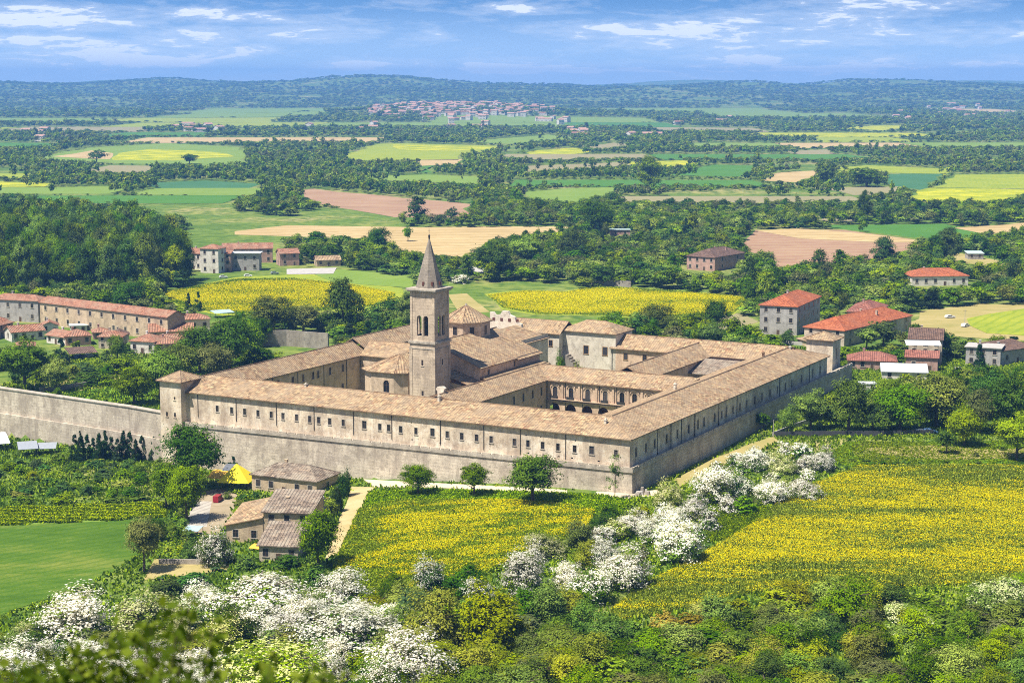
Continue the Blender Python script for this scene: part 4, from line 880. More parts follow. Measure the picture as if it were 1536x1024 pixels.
house('grey flat roofed house at the right by the dry meadow', (1448, 547), (1500, 550), 27, 10, 'flat', 'concrete', 'house_grey', 2, 3, 1)
house('low house with curved brown roof right of the grey flat house', (1502, 548), (1550, 541), 22, 10, 'shed', 'brown_tile', 'house_grey', 1, 3, 0, rise=1.5)
house('single storey villa with wide bright red hip roof at the far right', (1368, 429), (1452, 428), 15, 15, 'hip', 'red_tile', 'house_white', 1, 6, 2)
house('two storey house with dark brown hip roof among trees', (1030, 404), (1072, 407), 21, roof='hip', rmat='brown_tile', wmat='house_pink', st=2, nf=4, ns=2, C=(1100, 398), chim=2)
house('small shed with pale green roof by dark trees at the right', (1452, 389), (1475, 389), 9, 7, 'shed', 'pale_green_sheet', 'house_grey', 1, 2, 0, rise=.8, chim=0, name='shed', cat='shed', door=False)
house('small hut with grey green flat roof among the trees behind the spire', (916, 354), (945, 354), 9, 7, 'flat', 'pale_green_sheet', 'house_pink', 1, 2, 0, chim=0, name='shed', cat='shed', door=False)
house('tiny white garden hut below the low brick red house', (1290, 586), (1314, 586), 10, 4, 'flat', 'white_sheet', 'house_white', 1, 2, 0, chim=0, name='garden_hut', cat='hut', door=False, ov=.2)
house('low orange roofed wing between the large villa and rear turret', (1196, 516), (1214, 521), 9, 6, 'shed', 'old_tile', 'house_tan', 0, 0, 0, rise=.8, chim=0, name='outbuilding', cat='outbuilding')
# farmstead below the front wall
house('upper farm barn with weathered brown hip roof against the base wall', (378, 736), (475, 740), 27, 11, 'hip', 'grey_tile', 'house_tan', 1, 5, 1, rise=2.6, name='farm_barn', cat='barn')
house('tan roofed farm wing sloping to the left with cracked plaster gable', (340, 813), (395, 812), 28, 12, 'skew', 'old_tile', 'house_tan', 1, 2, 0, rise=2.2, name='farm_house', cat='farmhouse', chim=0, door=False)
house('middle farm house with mottled grey brown roof between the farm wings', (396, 812), (466, 809), 47, 12, 'shed', 'grey_tile', 'house_tan', 2, 3, 1, rise=2.4, name='farm_house', cat='farmhouse', door=False)
house('front farm house with grey tiled roof and small door at right', (389, 842), (447, 840), 27, 9, 'shed', 'grey_tile', 'house_cream', 1, 3, 0, rise=2.9, name='farm_house', cat='farmhouse', chim=0)
# carport, tent, awnings, canopies
def canopy(name, label, cat, A, B, hpx, depth, mat, rise=.6, peak=False, n=2):
    a = at(*A); b = at(*B); d = Vector((b.x - a.x, b.y - a.y)); L = d.length; k = ppm(a); h = hpx / k; root = thing(name, label, cat, (a.x, a.y, min(a.z, b.z)), math.atan2(d.y, d.x))
    m = MB()
    if peak:
        for i in range(n):
            x0, x1 = L * i / n, L * (i + 1) / n; ap = ((x0 + x1) / 2, depth / 2, h + rise); P = [(x0, 0, h), (x1, 0, h), (x1, depth, h), (x0, depth, h)]
            for j in range(4): m.roof([P[j], P[(j + 1) % 4], ap], .05)
    else:
        for i in range(6):
            y0, y1 = depth * i / 6, depth * (i + 1) / 6; z = lambda y: h + rise * math.sin(math.pi * min(1, y / depth) * .5); m.roof([(0, y0, z(y0)), (L, y0, z(y0)), (L, y1, z(y1)), (0, y1, z(y1))], .07)
    m.build('cover', mat, root)
    for x, y in ((.15, .15), (L - .15, .15), (L - .15, depth - .15), (.15, depth - .15)):
        p = MB(); p.tube([(x, y, -.5), (x, y, h)], .07, 6); p.build('post', 'iron', root)
    HRECT.append((min(A[0], B[0]), max(A[0], B[0]), A[1] - hpx * 1.3, A[1])); EXC.append((a.x + d.x / 2, a.y + d.y / 2 + depth / 2, L * .5 + 2)); return root
canopy('carport', 'brown roofed carport with parked cars at the front of the hamlet', 'carport', (104, 541), (147, 538), 10, 9, 'brown_tile', 1.2)
canopy('party_tent', 'bright yellow peaked tent beside the upper farm barn', 'tent', (325, 738), (373, 737), 15, 8.5, 'yellow_cloth', 4.4, True, 1)
canopy('awning', 'faded orange awning left of the yellow tent', 'awning', (310, 728), (336, 729), 12, 5, 'orange_cloth', 1.3)
canopy('awning', 'dark grey cloth awning behind the yellow tent', 'awning', (332, 724), (352, 724), 17, 5, 'grey_cloth', 1.2)
canopy('awning', 'small pale blue canopy at the foot of the paved ramp', 'awning', (274, 806), (297, 806), 11, 4, 'blue_sheet', .3)
canopy('awning', 'small orange awning under the tan roofed farm wing', 'awning', (373, 826), (390, 827), 5, 2.4, 'orange_cloth', .5)
canopy('polytunnel', 'white plastic covered tunnel at the left edge below the perimeter wall', 'polytunnel', (-30, 680), (16, 676), 12, 9, 'white_sheet', 1.8)
canopy('awning', 'grey canopy right of the white plastic tunnel', 'awning', (28, 687), (58, 685), 13, 7, 'grey_sheet', 1.0)
canopy('awning', 'pale grey slanted canopy nearest the row of little cypresses', 'awning', (52, 683), (84, 682), 10, 5, 'grey_sheet', .9)
canopy('terrace_canopy', 'white sheet canopy over the terrace of the pale three storey house', 'canopy', (1358, 551), (1411, 552), 34, 6, 'white_sheet', .9)
canopy('market_shelter', 'pale blue roofed shelter behind the small pale house', 'shelter', (323, 478), (352, 476), 8, 7, 'blue_sheet', .5)
# walls and fences
g = lambda *ps: [(at(*p).x, at(*p).y) for p in ps]
def gwall(name, label, px, hpx, mat, th=.4, cap=None, cat='wall'):
    pts = g(*px); z = [float(T(*p)) for p in pts]; h = hpx / ppm((*pts[0], z[0])); return poly_wall(name, label, pts, [a + h for a in z], [a - 1 for a in z], th, mat, cap, cat=cat)
gwall('garden_wall', 'rough old stone wall behind the garden left of the abbey', [(386, 520), (430, 519), (492, 524)], 24, 'rubble', .8)
gwall('garden_fence', 'long dark panel fence in front of the right orchard', [(1160, 655), (1230, 654), (1320, 654), (1400, 652)], 8, 'fence_dark', .15, cat='fence')
gwall('garden_wall', 'pale low wall along the path beside the shaded wing', [(1160, 655), (1195, 641), (1250, 622)], 7, 'concrete', .3)
gwall('garden_wall', 'low dark garden wall right of the corner turret trees', [(60, 590), (120, 583), (172, 572)], 9, 'rubble', .4)
gwall('garden_wall', 'pale stone wall at the far edge of the right yellow field', [(887, 430), (920, 429), (946, 431)], 9, 'rubble', .6)
gwall('yard_fence', 'dark fence with stacked boards right of the farm', [(474, 768), (500, 765), (507, 748)], 20, 'fence_dark', .2, cat='fence')
gwall('garden_wall', 'small brown retaining wall below the farm yard', [(238, 846), (300, 847), (345, 843)], 8, 'rubble', .5)
gwall('garden_wall', 'low white wall in front of the large three storey villa', [(1125, 512), (1160, 515), (1215, 519)], 5, 'concrete', .4)
# tarps and clutter by the farm
def lumps(name, label, cat, u, v, n, mats, sc):
    p = at(u, v); root = thing(name, label, cat, p)
    for i in range(n):
        x, y = rng.normal(0, sc, 2); m = MB(); s = .5 + .7 * rng.random(); m.prism([(x + s * math.cos(t) * (.8 + .3 * rng.random()), y + s * math.sin(t)) for t in [k * math.pi / 3 for k in range(6)]], -.2, .6 + rng.random(), 0, .55); m.build('bundle', mats[i % len(mats)], root)
lumps('covered_pile', 'heap of tarp covered goods right of the middle farm house', 'pile', 490, 752, 9, ['grey_cloth', 'yellow_cloth', 'white_sheet', 'house_tan'], 1.6)
lumps('stone_heap', 'heap of grey rubble at the near corner of the base wall', 'heap', 965, 742, 7, ['rubble', 'concrete'], 1.3)
# vehicles
CARM = {}
def vehicle(label, u, v, ang, paint, kind='car'):
    p = at(u, v); van = kind == 'van'; root = thing('parked_van' if van else 'parked_car', label, kind, p, ang, None if van else 'cars parked around the hamlets'); k = (kind, paint)
    if k not in CARM:
        m = MB(); L, W_ = (5.2, 2.0) if van else (4.3, 1.75)
        prof = [(-L / 2, .35), (L / 2, .35), (L / 2, .8), (L / 2 - .2, 1.0), (L / 2 - .9, 1.15), (L / 2 - 1.2, 2.1), (-L / 2 + .05, 2.15), (-L / 2, .9)] if van else [(-L / 2, .35), (L / 2, .35), (L / 2, .72), (L / 2 - .15, .85), (L / 2 - 1.1, .95), (L / 2 - 1.8, 1.42), (-L / 2 + .75, 1.45), (-L / 2 + .15, .98), (-L / 2, .85)]
        A_ = [(x, -W_ / 2, z) for x, z in prof]; B_ = [(x, W_ / 2, z) for x, z in prof]; m.face(A_); m.face(B_[::-1])
        for i in range(len(prof)): j = (i + 1) % len(prof); m.face([B_[i], B_[j], A_[j], A_[i]])
        w = MB(); z0, z1 = (1.2, 1.95) if van else (.96, 1.36); x0, x1 = (L / 2 - 2.2, L / 2 - 1.25) if van else (-L / 2 + .75, L / 2 - 1.75)
        w.box(x0, x1, -W_ / 2 - .012, W_ / 2 + .012, z0, z1)
        CARM[k] = (m, w, L, W_)
    m, w, L, W_ = CARM[k]; m.build('body', paint, root); w.build('side_window', 'window_glass', root)
    for x in (-L * .31, L * .31):
        for y in (-W_ / 2 + .1, W_ / 2 - .1):
            q = MB(); q.tube([(x, y - .1, .32), (x, y + .1, .32)], .32, 10); q.build('wheel', 'rubber', root)
    if van: root.scale = (.74, .74, .85)
    EXC.append((p.x, p.y, 4)); return root
vehicle('dark red van parked at the top of the paved ramp', 327, 752, 1.4, 'red_paint', 'van')
for u, v, a, c, l in ((335, 417, .3, 'white_paint', 'white car parked in front of the white tower house'), (372, 415, .2, 'white_paint', 'white car below the white canopy house'), (412, 411, .4, 'silver_paint', 'grey car right of the white canopy house'),
                      (118, 537, 1.3, 'blue_paint', 'blue car under the brown carport'), (133, 536, 1.3, 'white_paint', 'white car under the brown carport'), (1382, 651, .1, 'silver_paint', 'silver car behind the dark panel fence'),
                      (1394, 650, .1, 'blue_paint', 'blue car behind the dark panel fence'), (1455, 440, .2, 'blue_paint', 'blue car near the far right red roofed villa'), (1478, 447, .2, 'white_paint', 'white car in the field beyond the far right villa'),
                      (1500, 446, .1, 'silver_paint', 'silver car in the field beyond the far right villa'), (1437, 556, 1.2, 'white_paint', 'white car beside the pale three storey house'), (1425, 477, .3, 'white_paint', 'white car alone on the dry meadow at right'), (1448, 490, .8, 'white_paint', 'white car lower on the dry meadow at right')):
    vehicle(l, u, v, a, c)
def pole(label, u, v, hpx):
    p = at(u, v); h = hpx / ppm(p); root = thing('utility_pole', label, 'pole', p); m = MB(); m.tube([(0, 0, -.5), (0, 0, h)], [.12, .08], 6); m.build('post', 'concrete', root); m = MB(); m.box(-.8, .8, -.05, .05, h - .5, h - .38); m.build('crossarm', 'iron', root)
pole('thin grey pole at the corner of the dark panel fence', 1160, 655, 26); pole('thin pole at the edge of the dry meadow', 1447, 486, 22); pole('thin pole standing beside the hamlet carport', 167, 536, 20)
# the distant town and scattered far houses
def far_house_mesh(i):
    m = MB(); w, d, h = [(16, 11, 8), (12, 12, 10), (22, 11, 7), (30, 12, 6)][i]; m.box(0 - w / 2, w / 2, -d / 2, d / 2, -4, h, 0); e = .6; r = d * .2
    m.roof([(-w / 2 - e, -d / 2 - e, h), (w / 2 + e, -d / 2 - e, h), (w / 2 + e, 0, h + r), (-w / 2 - e, 0, h + r)], .3, 1); m.roof([(-w / 2 - e, d / 2 + e, h), (w / 2 + e, d / 2 + e, h), (w / 2 + e, 0, h + r), (-w / 2 - e, 0, h + r)], .3, 1)
    m.face([(w / 2, -d / 2, h), (w / 2, d / 2, h), (w / 2, 0, h + r)], 0); m.face([(-w / 2, d / 2, h), (-w / 2, -d / 2, h), (-w / 2, 0, h + r)], 0)
    for k in range(int(w / 3)):
        x = -w / 2 + 1.5 + 3 * k
        for z in (1, 4.5):
            if z + 1.6 < h: m.face([(x - .5, -d / 2 - .04, z), (x + .5, -d / 2 - .04, z), (x + .5, -d / 2 - .04, z + 1.6), (x - .5, -d / 2 - .04, z + 1.6)], 2)
    o = m.build('house', [['house_white', 'house_white', 'house_white', 'house_white'][i], ['pale_tile', 'pale_tile', 'terracotta', 'pale_tile'][i], 'window_glass']); me = o.data; bpy.data.objects.remove(o); return me
m_tile('pale_tile', (.68, .42, .31), (.60, .34, .25), (.35, .2, .15))
FH = [far_house_mesh(i) for i in range(4)]
def far_house(x, y, i, s, label, group):
    o = link('house', FH[i], None, (x, y, float(T(x, y))), rng.normal() * .5); o.scale = (s, s, s); tag(o, label, 'house', group); EXC.append((x, y, 14 * s))
TOWN = []
for k in range(2600):
    if len(TOWN) >= 215: break
    x, y = rng.normal(-180, 175), rng.normal(5400, 300)
    u, v = proj(x, y, float(T(x, y)))
    if not (555 < u < 830) or any(abs(x - a) < 15 and abs(y - b) < 26 for a, b in TOWN): continue
    TOWN.append((x, y)); far_house(x, y, int(rng.choice([0, 1, 2])), 1.0 + .4 * rng.random(), 'tiny pale house with red roof in the distant town on its rise', 'houses of the distant town')
for u, v, n, lab in ((885, 206, 7, 'low red roofed villa beyond the fields right of the spire'), (975, 208, 2, 'long pale shed beyond the fields right of the spire'), (290, 193, 8, 'pale house in the row at the left beyond the long tan field'), (80, 204, 5, 'pale farm building in the far left plain'),
                     (820, 183, 6, 'long red roofed building below the distant town'), (700, 188, 5, 'red roofed house at the near foot of the distant town'), (540, 196, 4, 'low farm roof at the left foot of the distant town'), (1090, 183, 4, 'pale roofed house amid far woods in the middle'), (1345, 180, 4, 'pale building amid far woods at the right'), (1440, 163, 9, 'tiny house on the wooded slope at far right'), (1495, 178, 7, 'orange roofed house in the far right village'), (1390, 172, 4, 'pale hamlet house amid far right woods')):
    for i in range(n):
        p = at(u + rng.normal() * 28, v + rng.normal() * 3.0); far_house(p.x, p.y, int(rng.integers(0, 4)), .9 + .4 * rng.random(), lab, 'scattered far houses')

# ------------------------------------------------------------------ vegetation
def crown(seed, fam, ncl, ntf, per, size, white=0.0):
    """lobes > leaf tufts on the lobes > leaves"""
    rg = np.random.default_rng(seed); C = []; N = []; R_ = []; W = []; lob = rg.normal(size=(6, 3)); lob /= np.linalg.norm(lob, axis=1, keepdims=True)
    zb = {'round': .16, 'tall': .08, 'bush': .0, 'cone': .04, 'sapling': .25}[fam]; ctr = np.array([0, 0, zb + (1 - zb) * .35])
    for i in range(ncl):
        d = rg.normal(size=3); d /= np.linalg.norm(d); t = rg.random() ** .45
        if fam == 'cone':
            z = rg.random() ** 1.25; r = (1 - z) * .36 + .04; a = rg.random() * 6.283; c = np.array([math.cos(a) * r * .75, math.sin(a) * r * .75, .03 + z * .92]); rc = .15 * (1 - .6 * z); rz = .09
        elif fam == 'tall':
            z = rg.random(); r = .36 * (math.sin(math.pi * min(1, .18 + .8 * z)) ** .7); a = rg.random() * 6.283; q = rg.random() ** .5; c = np.array([math.cos(a) * r * q, math.sin(a) * r * q, zb + .08 + z * .80]); rc = .12 + .09 * rg.random(); rz = rc * .62
        elif fam == 'bush':
            d[2] = abs(d[2]); t *= .70 + .42 * max(0, float((lob @ d).max())) ** 4; c = d * t * np.array([.36, .36, .72]); c[2] += .04; rc = .11 + .12 * rg.random(); rz = rc * 1.1
        elif fam == 'sapling':
            z = rg.random(); a = rg.random() * 6.283; c = np.array([math.cos(a) * .3 * rg.random(), math.sin(a) * .3 * rg.random(), zb + z * .7]); rc = .08 + .08 * rg.random(); rz = rc * .5
        else:
            t *= .74 + .40 * max(0, float((lob @ d).max())) ** 4; c = d * t * np.array([.37, .37, (1 - zb) * .40]); c[2] += zb + (1 - zb) * .5; rc = .11 + .12 * rg.random(); rz = rc * .8
            if c[2] < .42: c[:2] *= .8
        D = rg.normal(size=(ntf, 3)); D /= np.linalg.norm(D, axis=1, keepdims=True); D[:, 2] = np.where(D[:, 2] < -.3, -D[:, 2], D[:, 2])
        tc = c + D * (.7 + .45 * rg.random(ntf))[:, None] * np.array([rc, rc, rz]); tr = rc * (.26 + .22 * rg.random(ntf)); lobe = rg.random()
        off = rg.normal(size=(ntf, per, 3)) * tr[:, None, None] * np.array([.62, .62, .42]); P = tc[:, None, :] + off
        O = tc - ctr; O /= np.linalg.norm(O, axis=1, keepdims=True) + 1e-6
        nn = (D * .55 + O * .4)[:, None, :] + off / (tr[:, None, None] + 1e-6) * .35 + rg.normal(size=(ntf, per, 3)) * .34 + np.array([0, 0, .42])
        tone = np.clip(.35 * lobe + .40 * rg.random(ntf)[:, None] + .25 * rg.random((ntf, per)), 0, 1)
        hgt = (tc[:, 2] - zb) / (1 - zb); outer = np.linalg.norm((tc - [0, 0, .4]) / [.5, .5, .62], axis=1)
        pw = np.clip(white * (.15 + 1.15 * np.clip(hgt * 1.3 + outer * .35 - .12, 0, 1)) * (.75 + .5 * lobe), 0, .97) if white else np.zeros(ntf)
        wt = (rg.random(ntf) < pw)[:, None] & (rg.random((ntf, per)) < .93)
        C.append(P.reshape(-1, 3)); N.append(nn.reshape(-1, 3)); R_.append(tone.ravel()); W.append(wt.ravel())
    C = np.concatenate(C); N = np.concatenate(N); C[:, 2] = np.maximum(C[:, 2], .01)
    return leaf_quads(C, N, size, rg), (np.concatenate(W).astype('i') if white else None), np.concatenate(R_)
def trunk_mesh(seed, fam, mat='bark'):
    rg = np.random.default_rng(seed); m = MB(); r = {'cone': .02, 'sapling': .018, 'tall': .028}.get(fam, .032); top = .8 if fam in ('tall', 'cone', 'sapling') else .55
    lean = rg.normal(0, .03, 2); pts = [(lean[0] * t, lean[1] * t, -.06 + (top + .06) * t) for t in (0, .12, .4, .7, 1)]; m.tube(pts, [r * 1.5, r, r * .85, r * .6, r * .25], 6)
    for k in range(2 if fam == 'cone' else 7):
        z = top * (.4 + .5 * rg.random()); a = rg.random() * 6.283; L = .30; m.tube([(lean[0] * z, lean[1] * z, z), (math.cos(a) * L * .5, math.sin(a) * L * .5, z + .10), (math.cos(a) * L, math.sin(a) * L, z + .16)], [r * .5, r * .33, r * .12], 5)
    me = bpy.data.meshes.new('trunk'); me.from_pydata(m.v, [], m.f); me.materials.append(M[mat]); me.update(); return me
KIND = {  # kind: (family, leaf material, second material, white share, object name, category, words)
 'dark': ('round', 'leaf_dark', None, 0, 'broadleaf_tree', 'tree', 'dark green rounded'), 'mid': ('round', 'leaf_mid', None, 0, 'broadleaf_tree', 'tree', 'fresh green rounded'),
 'light': ('round', 'leaf_light', None, 0, 'broadleaf_tree', 'tree', 'bright light green'), 'olive': ('round', 'leaf_olive', None, 0, 'olive_tree', 'tree', 'greyish olive green'),
 'talld': ('tall', 'leaf_dark', None, 0, 'tall_tree', 'tree', 'tall dark green'), 'tallm': ('tall', 'leaf_mid', None, 0, 'tall_tree', 'tree', 'tall fresh green'), 'talll': ('tall', 'leaf_light', None, 0, 'tall_tree', 'tree', 'tall yellowish green'),
 'cyp': ('cone', 'leaf_cypress', None, 0, 'conifer_tree', 'tree', 'pointed dark evergreen'), 'sap': ('sapling', 'leaf_mid', None, 0, 'young_tree', 'tree', 'thin sparse young'), 'blue': ('round', 'leaf_blue', None, 0, 'broadleaf_tree', 'tree', 'bluish green'),
 'haw': ('bush', 'leaf_mid', 'blossom', .88, 'blossom_tree', 'blossom tree', 'white blossoming'), 'hawg': ('bush', 'leaf_dark', 'blossom', .5, 'blossom_tree', 'blossom tree', 'half green half white blossoming'), 'cream': ('bush', 'leaf_light', 'cream_blossom', .58, 'blossom_tree', 'blossom tree', 'cream yellow blossoming'),
 'bdark': ('bush', 'leaf_dark', None, 0, 'bush', 'bush', 'dark green'), 'bmid': ('bush', 'leaf_mid', None, 0, 'bush', 'bush', 'fresh green'), 'blight': ('bush', 'leaf_light', None, 0, 'bush', 'bush', 'bright green'), 'bolive': ('bush', 'leaf_olive', None, 0, 'bush', 'bush', 'olive grey'),
 'byel': ('bush', 'leaf_yellow', None, 0, 'bush', 'bush', 'yellow green'), 'bor': ('bush', 'leaf_orange', None, 0, 'bush', 'bush', 'orange brown'), 'bblue': ('bush', 'leaf_blue', None, 0, 'bush', 'bush', 'bluish green')}
LOD = {'hi': (40, 17, 20, .030), 'mid': (26, 9, 9, .060), 'far': (10, 6, 5, .135)}
NV = {'hi': 5, 'mid': 5, 'far': 3}
CM = {}; TM = {}
def crown_mesh(kind, lod, i):
    k = (kind, lod, i)
    if k not in CM:
        fam, l, w, sh = KIND[kind][:4]; n, nt, per, sz = LOD[lod]
        if fam == 'sapling': n, nt, per = (22, 5, 12) if lod == 'hi' else (14, 3, 7)
        if kind == 'olive': per = int(per * .65)
        if sh: sz *= .85; n = int(n * 1.2)
        Q, mi, rnd = crown(11 * i + len(fam) * 101 + ord(fam[0]), fam, n, nt, per, sz, sh)
        CM[k] = quads_mesh('crown', Q, [l] + ([w] if w else []), mi, rnd)
    return CM[k]
def trunk_for(fam, i):
    k = (fam, i)
    if k not in TM: TM[k] = trunk_mesh(31 * i + 7, fam)
    return TM[k]
TREES = []
def plant(kind, x, y, h, w, label=None, group=None, keep=False, vi=None):
    TREES.append(dict(k=kind, x=x, y=y, h=h, w=w, label=label, group=group, keep=keep, vi=int(rng.integers(0, 99)) if vi is None else vi, rz=rng.random() * 6.283))
def pt(kind, u, vb, hpx, wpx, label=None, group=None):
    p = at(u, vb); k = ppm(p); plant(kind, p.x, p.y, hpx / k * 1.04, wpx / k * 1.08, label, group, True)
# individually placed trees (u, base row, height, width in photo pixels)
for a in (('mid', 627, 742, 46, 52, 'small round tree nearest the dirt track below the front wall'), ('mid', 711, 744, 52, 46, 'small round tree in the middle below the front wall'), ('dark', 800, 754, 72, 84, 'large dense dark green tree below the front wall'),
          ('sap', 922, 748, 66, 34, 'thin sparse sapling at the near corner of the abbey'), ('dark', 290, 738, 100, 94, 'big dark green tree left of the farm against the wall foot'), ('light', 281, 782, 84, 62, 'yellow green tree beside the farm yard'),
          ('mid', 250, 762, 70, 56, 'medium green tree at the edge of the shrubby plot'), ('bmid', 341, 748, 16, 18, 'small green bush beside the dark red van'), ('bdark', 352, 800, 22, 30, 'dark bush at the wall of the tan roofed farm wing'), ('bmid', 275, 765, 26, 30, 'green bush at the left edge of the farm yard'), ('mid', 478, 852, 92, 70, 'leafy fig tree at the right of the front farm house'), ('hawg', 322, 848, 72, 62, 'flowering shrub tree at the left of the farm'), ('bdark', 287, 838, 42, 46, 'dark bush at the foot of the paved ramp'),
          ('olive', 216, 858, 90, 62, 'thin yellowish tree at the corner of the hay field'), ('bdark', 236, 812, 54, 30, 'dark bush at the right edge of the hay field'), ('cyp', 352, 706, 24, 40, 'dark low evergreen behind the yellow tent'), ('cyp', 388, 700, 20, 30, 'dark low evergreen behind the upper barn'),
          ('bdark', 505, 768, 62, 24, 'tall narrow hedge bush by the dirt track'), ('bdark', 516, 745, 46, 28, 'hedge bush at the top of the dirt track'), ('light', 497, 775, 30, 24, 'small bright bush by the dark yard fence'),
          ('talld', 515, 506, 82, 66, 'large bright round tree behind the left abbey wing'), ('olive', 408, 505, 58, 70, 'broad olive grey tree beside the old garden wall'), ('olive', 455, 502, 48, 60, 'second olive grey tree between garden wall and big round tree'), ('mid', 560, 492, 36, 40, 'medium tree right of the big round tree'), ('dark', 590, 484, 40, 44, 'dark tree just left of the bell tower'),
          ('bolive', 540, 504, 22, 40, 'pale flowering bush at the wall behind the left wing'), ('dark', 195, 470, 46, 60, 'dark green tree standing behind the long terracotta roof'), ('mid', 235, 478, 22, 30, 'small tree behind the end of the long terracotta roof'), ('cyp', 283, 466, 26, 16, 'dark evergreen at the edge of the left yellow field'), ('cyp', 297, 466, 28, 18, 'second dark evergreen at the left yellow field edge'),
          ('dark', 38, 586, 78, 86, 'broad dark green tree in the garden at the left edge'), ('light', 84, 588, 52, 48, 'bright green tree in front of the broad dark garden tree'), ('cyp', 92, 548, 40, 30, 'dark evergreen next to the hamlet carport'), ('mid', 176, 545, 42, 28, 'slim tree in front of the porch house'), ('mid', 202, 606, 56, 62, 'leafy tree left of the corner turret'), ('light', 240, 598, 74, 66, 'bright tree close behind the corner turret'),
          ('dark', 345, 560, 84, 70, 'dark green tree behind the left wing'), ('mid', 300, 560, 70, 70, 'mid green tree in the row behind the left wing'), ('olive', 322, 575, 60, 64, 'olive grey tree in the row behind the left wing'), ('light', 372, 540, 60, 54, 'bright tree in the row behind the left wing'), ('mid', 275, 575, 62, 56, 'round tree above the corner turret'), ('dark', 390, 520, 44, 40, 'dark tree at the start of the old garden wall'),
          ('bdark', 130, 578, 26, 60, 'dark low bush in the terraced garden'), ('bmid', 160, 578, 22, 40, 'green bush in the terraced garden'), ('bblue', 118, 560, 20, 56, 'bluish bush below the carport'), ('bdark', 190, 528, 14, 40, 'dark hedge bush in front of the white hamlet house'), ('bmid', 250, 540, 20, 40, 'green bush in front of the pink hamlet house'),
          ('olive', 985, 508, 52, 60, 'greyish tree behind the rear abbey wing'), ('bdark', 958, 506, 32, 50, 'dark bush behind the rear abbey wing'), ('mid', 1028, 508, 34, 56, 'leafy tree behind the cross wing'), ('dark', 1072, 502, 52, 48, 'dark tree by the concrete yard behind the abbey'), ('mid', 1100, 512, 40, 40, 'green tree left of the large villa'), ('light', 1130, 515, 26, 40, 'bright bush below the large villa'), ('bdark', 1180, 512, 24, 24, 'dark bush at the corner of the large villa'),
          ('mid', 1272, 650, 82, 70, 'round dark tree in front of the rear turret'), ('light', 1216, 646, 62, 58, 'light green tree beside the shaded wing'), ('mid', 1181, 652, 44, 36, 'small tree by the pale low wall'), ('dark', 1145, 645, 26, 28, 'dark bush at the foot of the shaded wing'), ('mid', 1350, 648, 74, 80, 'broad tree behind the dark panel fence'), ('light', 1405, 640, 84, 90, 'large yellow green tree in the right orchard'),
          ('mid', 1330, 628, 60, 60, 'green tree left of the large yellow green tree'), ('blue', 1310, 648, 44, 50, 'bluish small tree behind the dark panel fence'), ('olive', 1470, 650, 62, 60, 'greyish tree in the right orchard'), ('light', 1446, 668, 58, 60, 'bright low tree at the meadow edge'), ('dark', 1510, 650, 90, 80, 'dark tall tree at the right edge of the orchard'), ('dark', 1420, 680, 34, 32, 'small dark conical tree on the meadow'), ('light', 1525, 690, 70, 70, 'bright tree at the right edge above the meadow'), ('dark', 1486, 620, 70, 70, 'dark tree below the grey flat house'), ('cyp', 1468, 562, 44, 28, 'pointed evergreen in front of the grey flat house'),
          ('dark', 1325, 520, 40, 56, 'dark tree beside the long red roofed building'), ('mid', 1300, 524, 36, 40, 'leafy tree between the red roofs'), ('talld', 1228, 418, 40, 34, 'dark round tree behind the large villa'), ('talld', 1258, 414, 36, 32, 'second dark tree behind the large villa'), ('talld', 1325, 404, 46, 40, 'dark tree in front of the ploughed field on the right'), ('talld', 1420, 394, 50, 40, 'dark tree by the pale green shed'), ('talld', 1402, 396, 40, 30, 'dark tree left of the pale green shed'), ('talld', 1297, 332, 42, 22, 'dark pointed tree at the strip field on the right'),
          ('talld', 625, 334, 36, 40, 'dark tree above the tan field behind the spire'), ('dark', 676, 334, 22, 22, 'small dark tree between brown and tan fields'), ('dark', 567, 384, 42, 40, 'dark tree in front of the tan field left of the spire'), ('mid', 612, 362, 24, 18, 'small tree alone on the tan field'), ('talll', 975, 283, 46, 38, 'pale yellowish poplar group tree beyond the middle fields'), ('dark', 740, 420, 58, 60, 'big tree at the near edge of the tan field right of the spire'), ('dark', 895, 356, 54, 56, 'large dark tree beside the grey green hut'), ('dark', 860, 395, 50, 50, 'dark tree in the thicket right of the spire'), ('light', 790, 400, 46, 60, 'bright green tree in the thicket right of the spire'), ('cyp', 905, 382, 36, 24, 'dark pointed tree in the thicket right of the spire'),
          ('dark', 1300, 280, 28, 60, 'dark clump of trees in the field on the right'), ('dark', 1240, 279, 36, 40, 'tall dark clump left of the field trees on the right'), ('dark', 145, 244, 18, 30, 'dark round tree on the far left field'), ('dark', 284, 246, 16, 30, 'dark row of trees on the far yellow field'),
          ): pt(*a)
for i in range(15):
    t = i / 14; pt('cyp', 113 + 128 * t, 690 + 2 * math.sin(i * 2), 38 + 6 * math.sin(i * 1.7), 21, 'small pointed evergreen in the hedge row below the perimeter wall', 'hedge row of small evergreens')
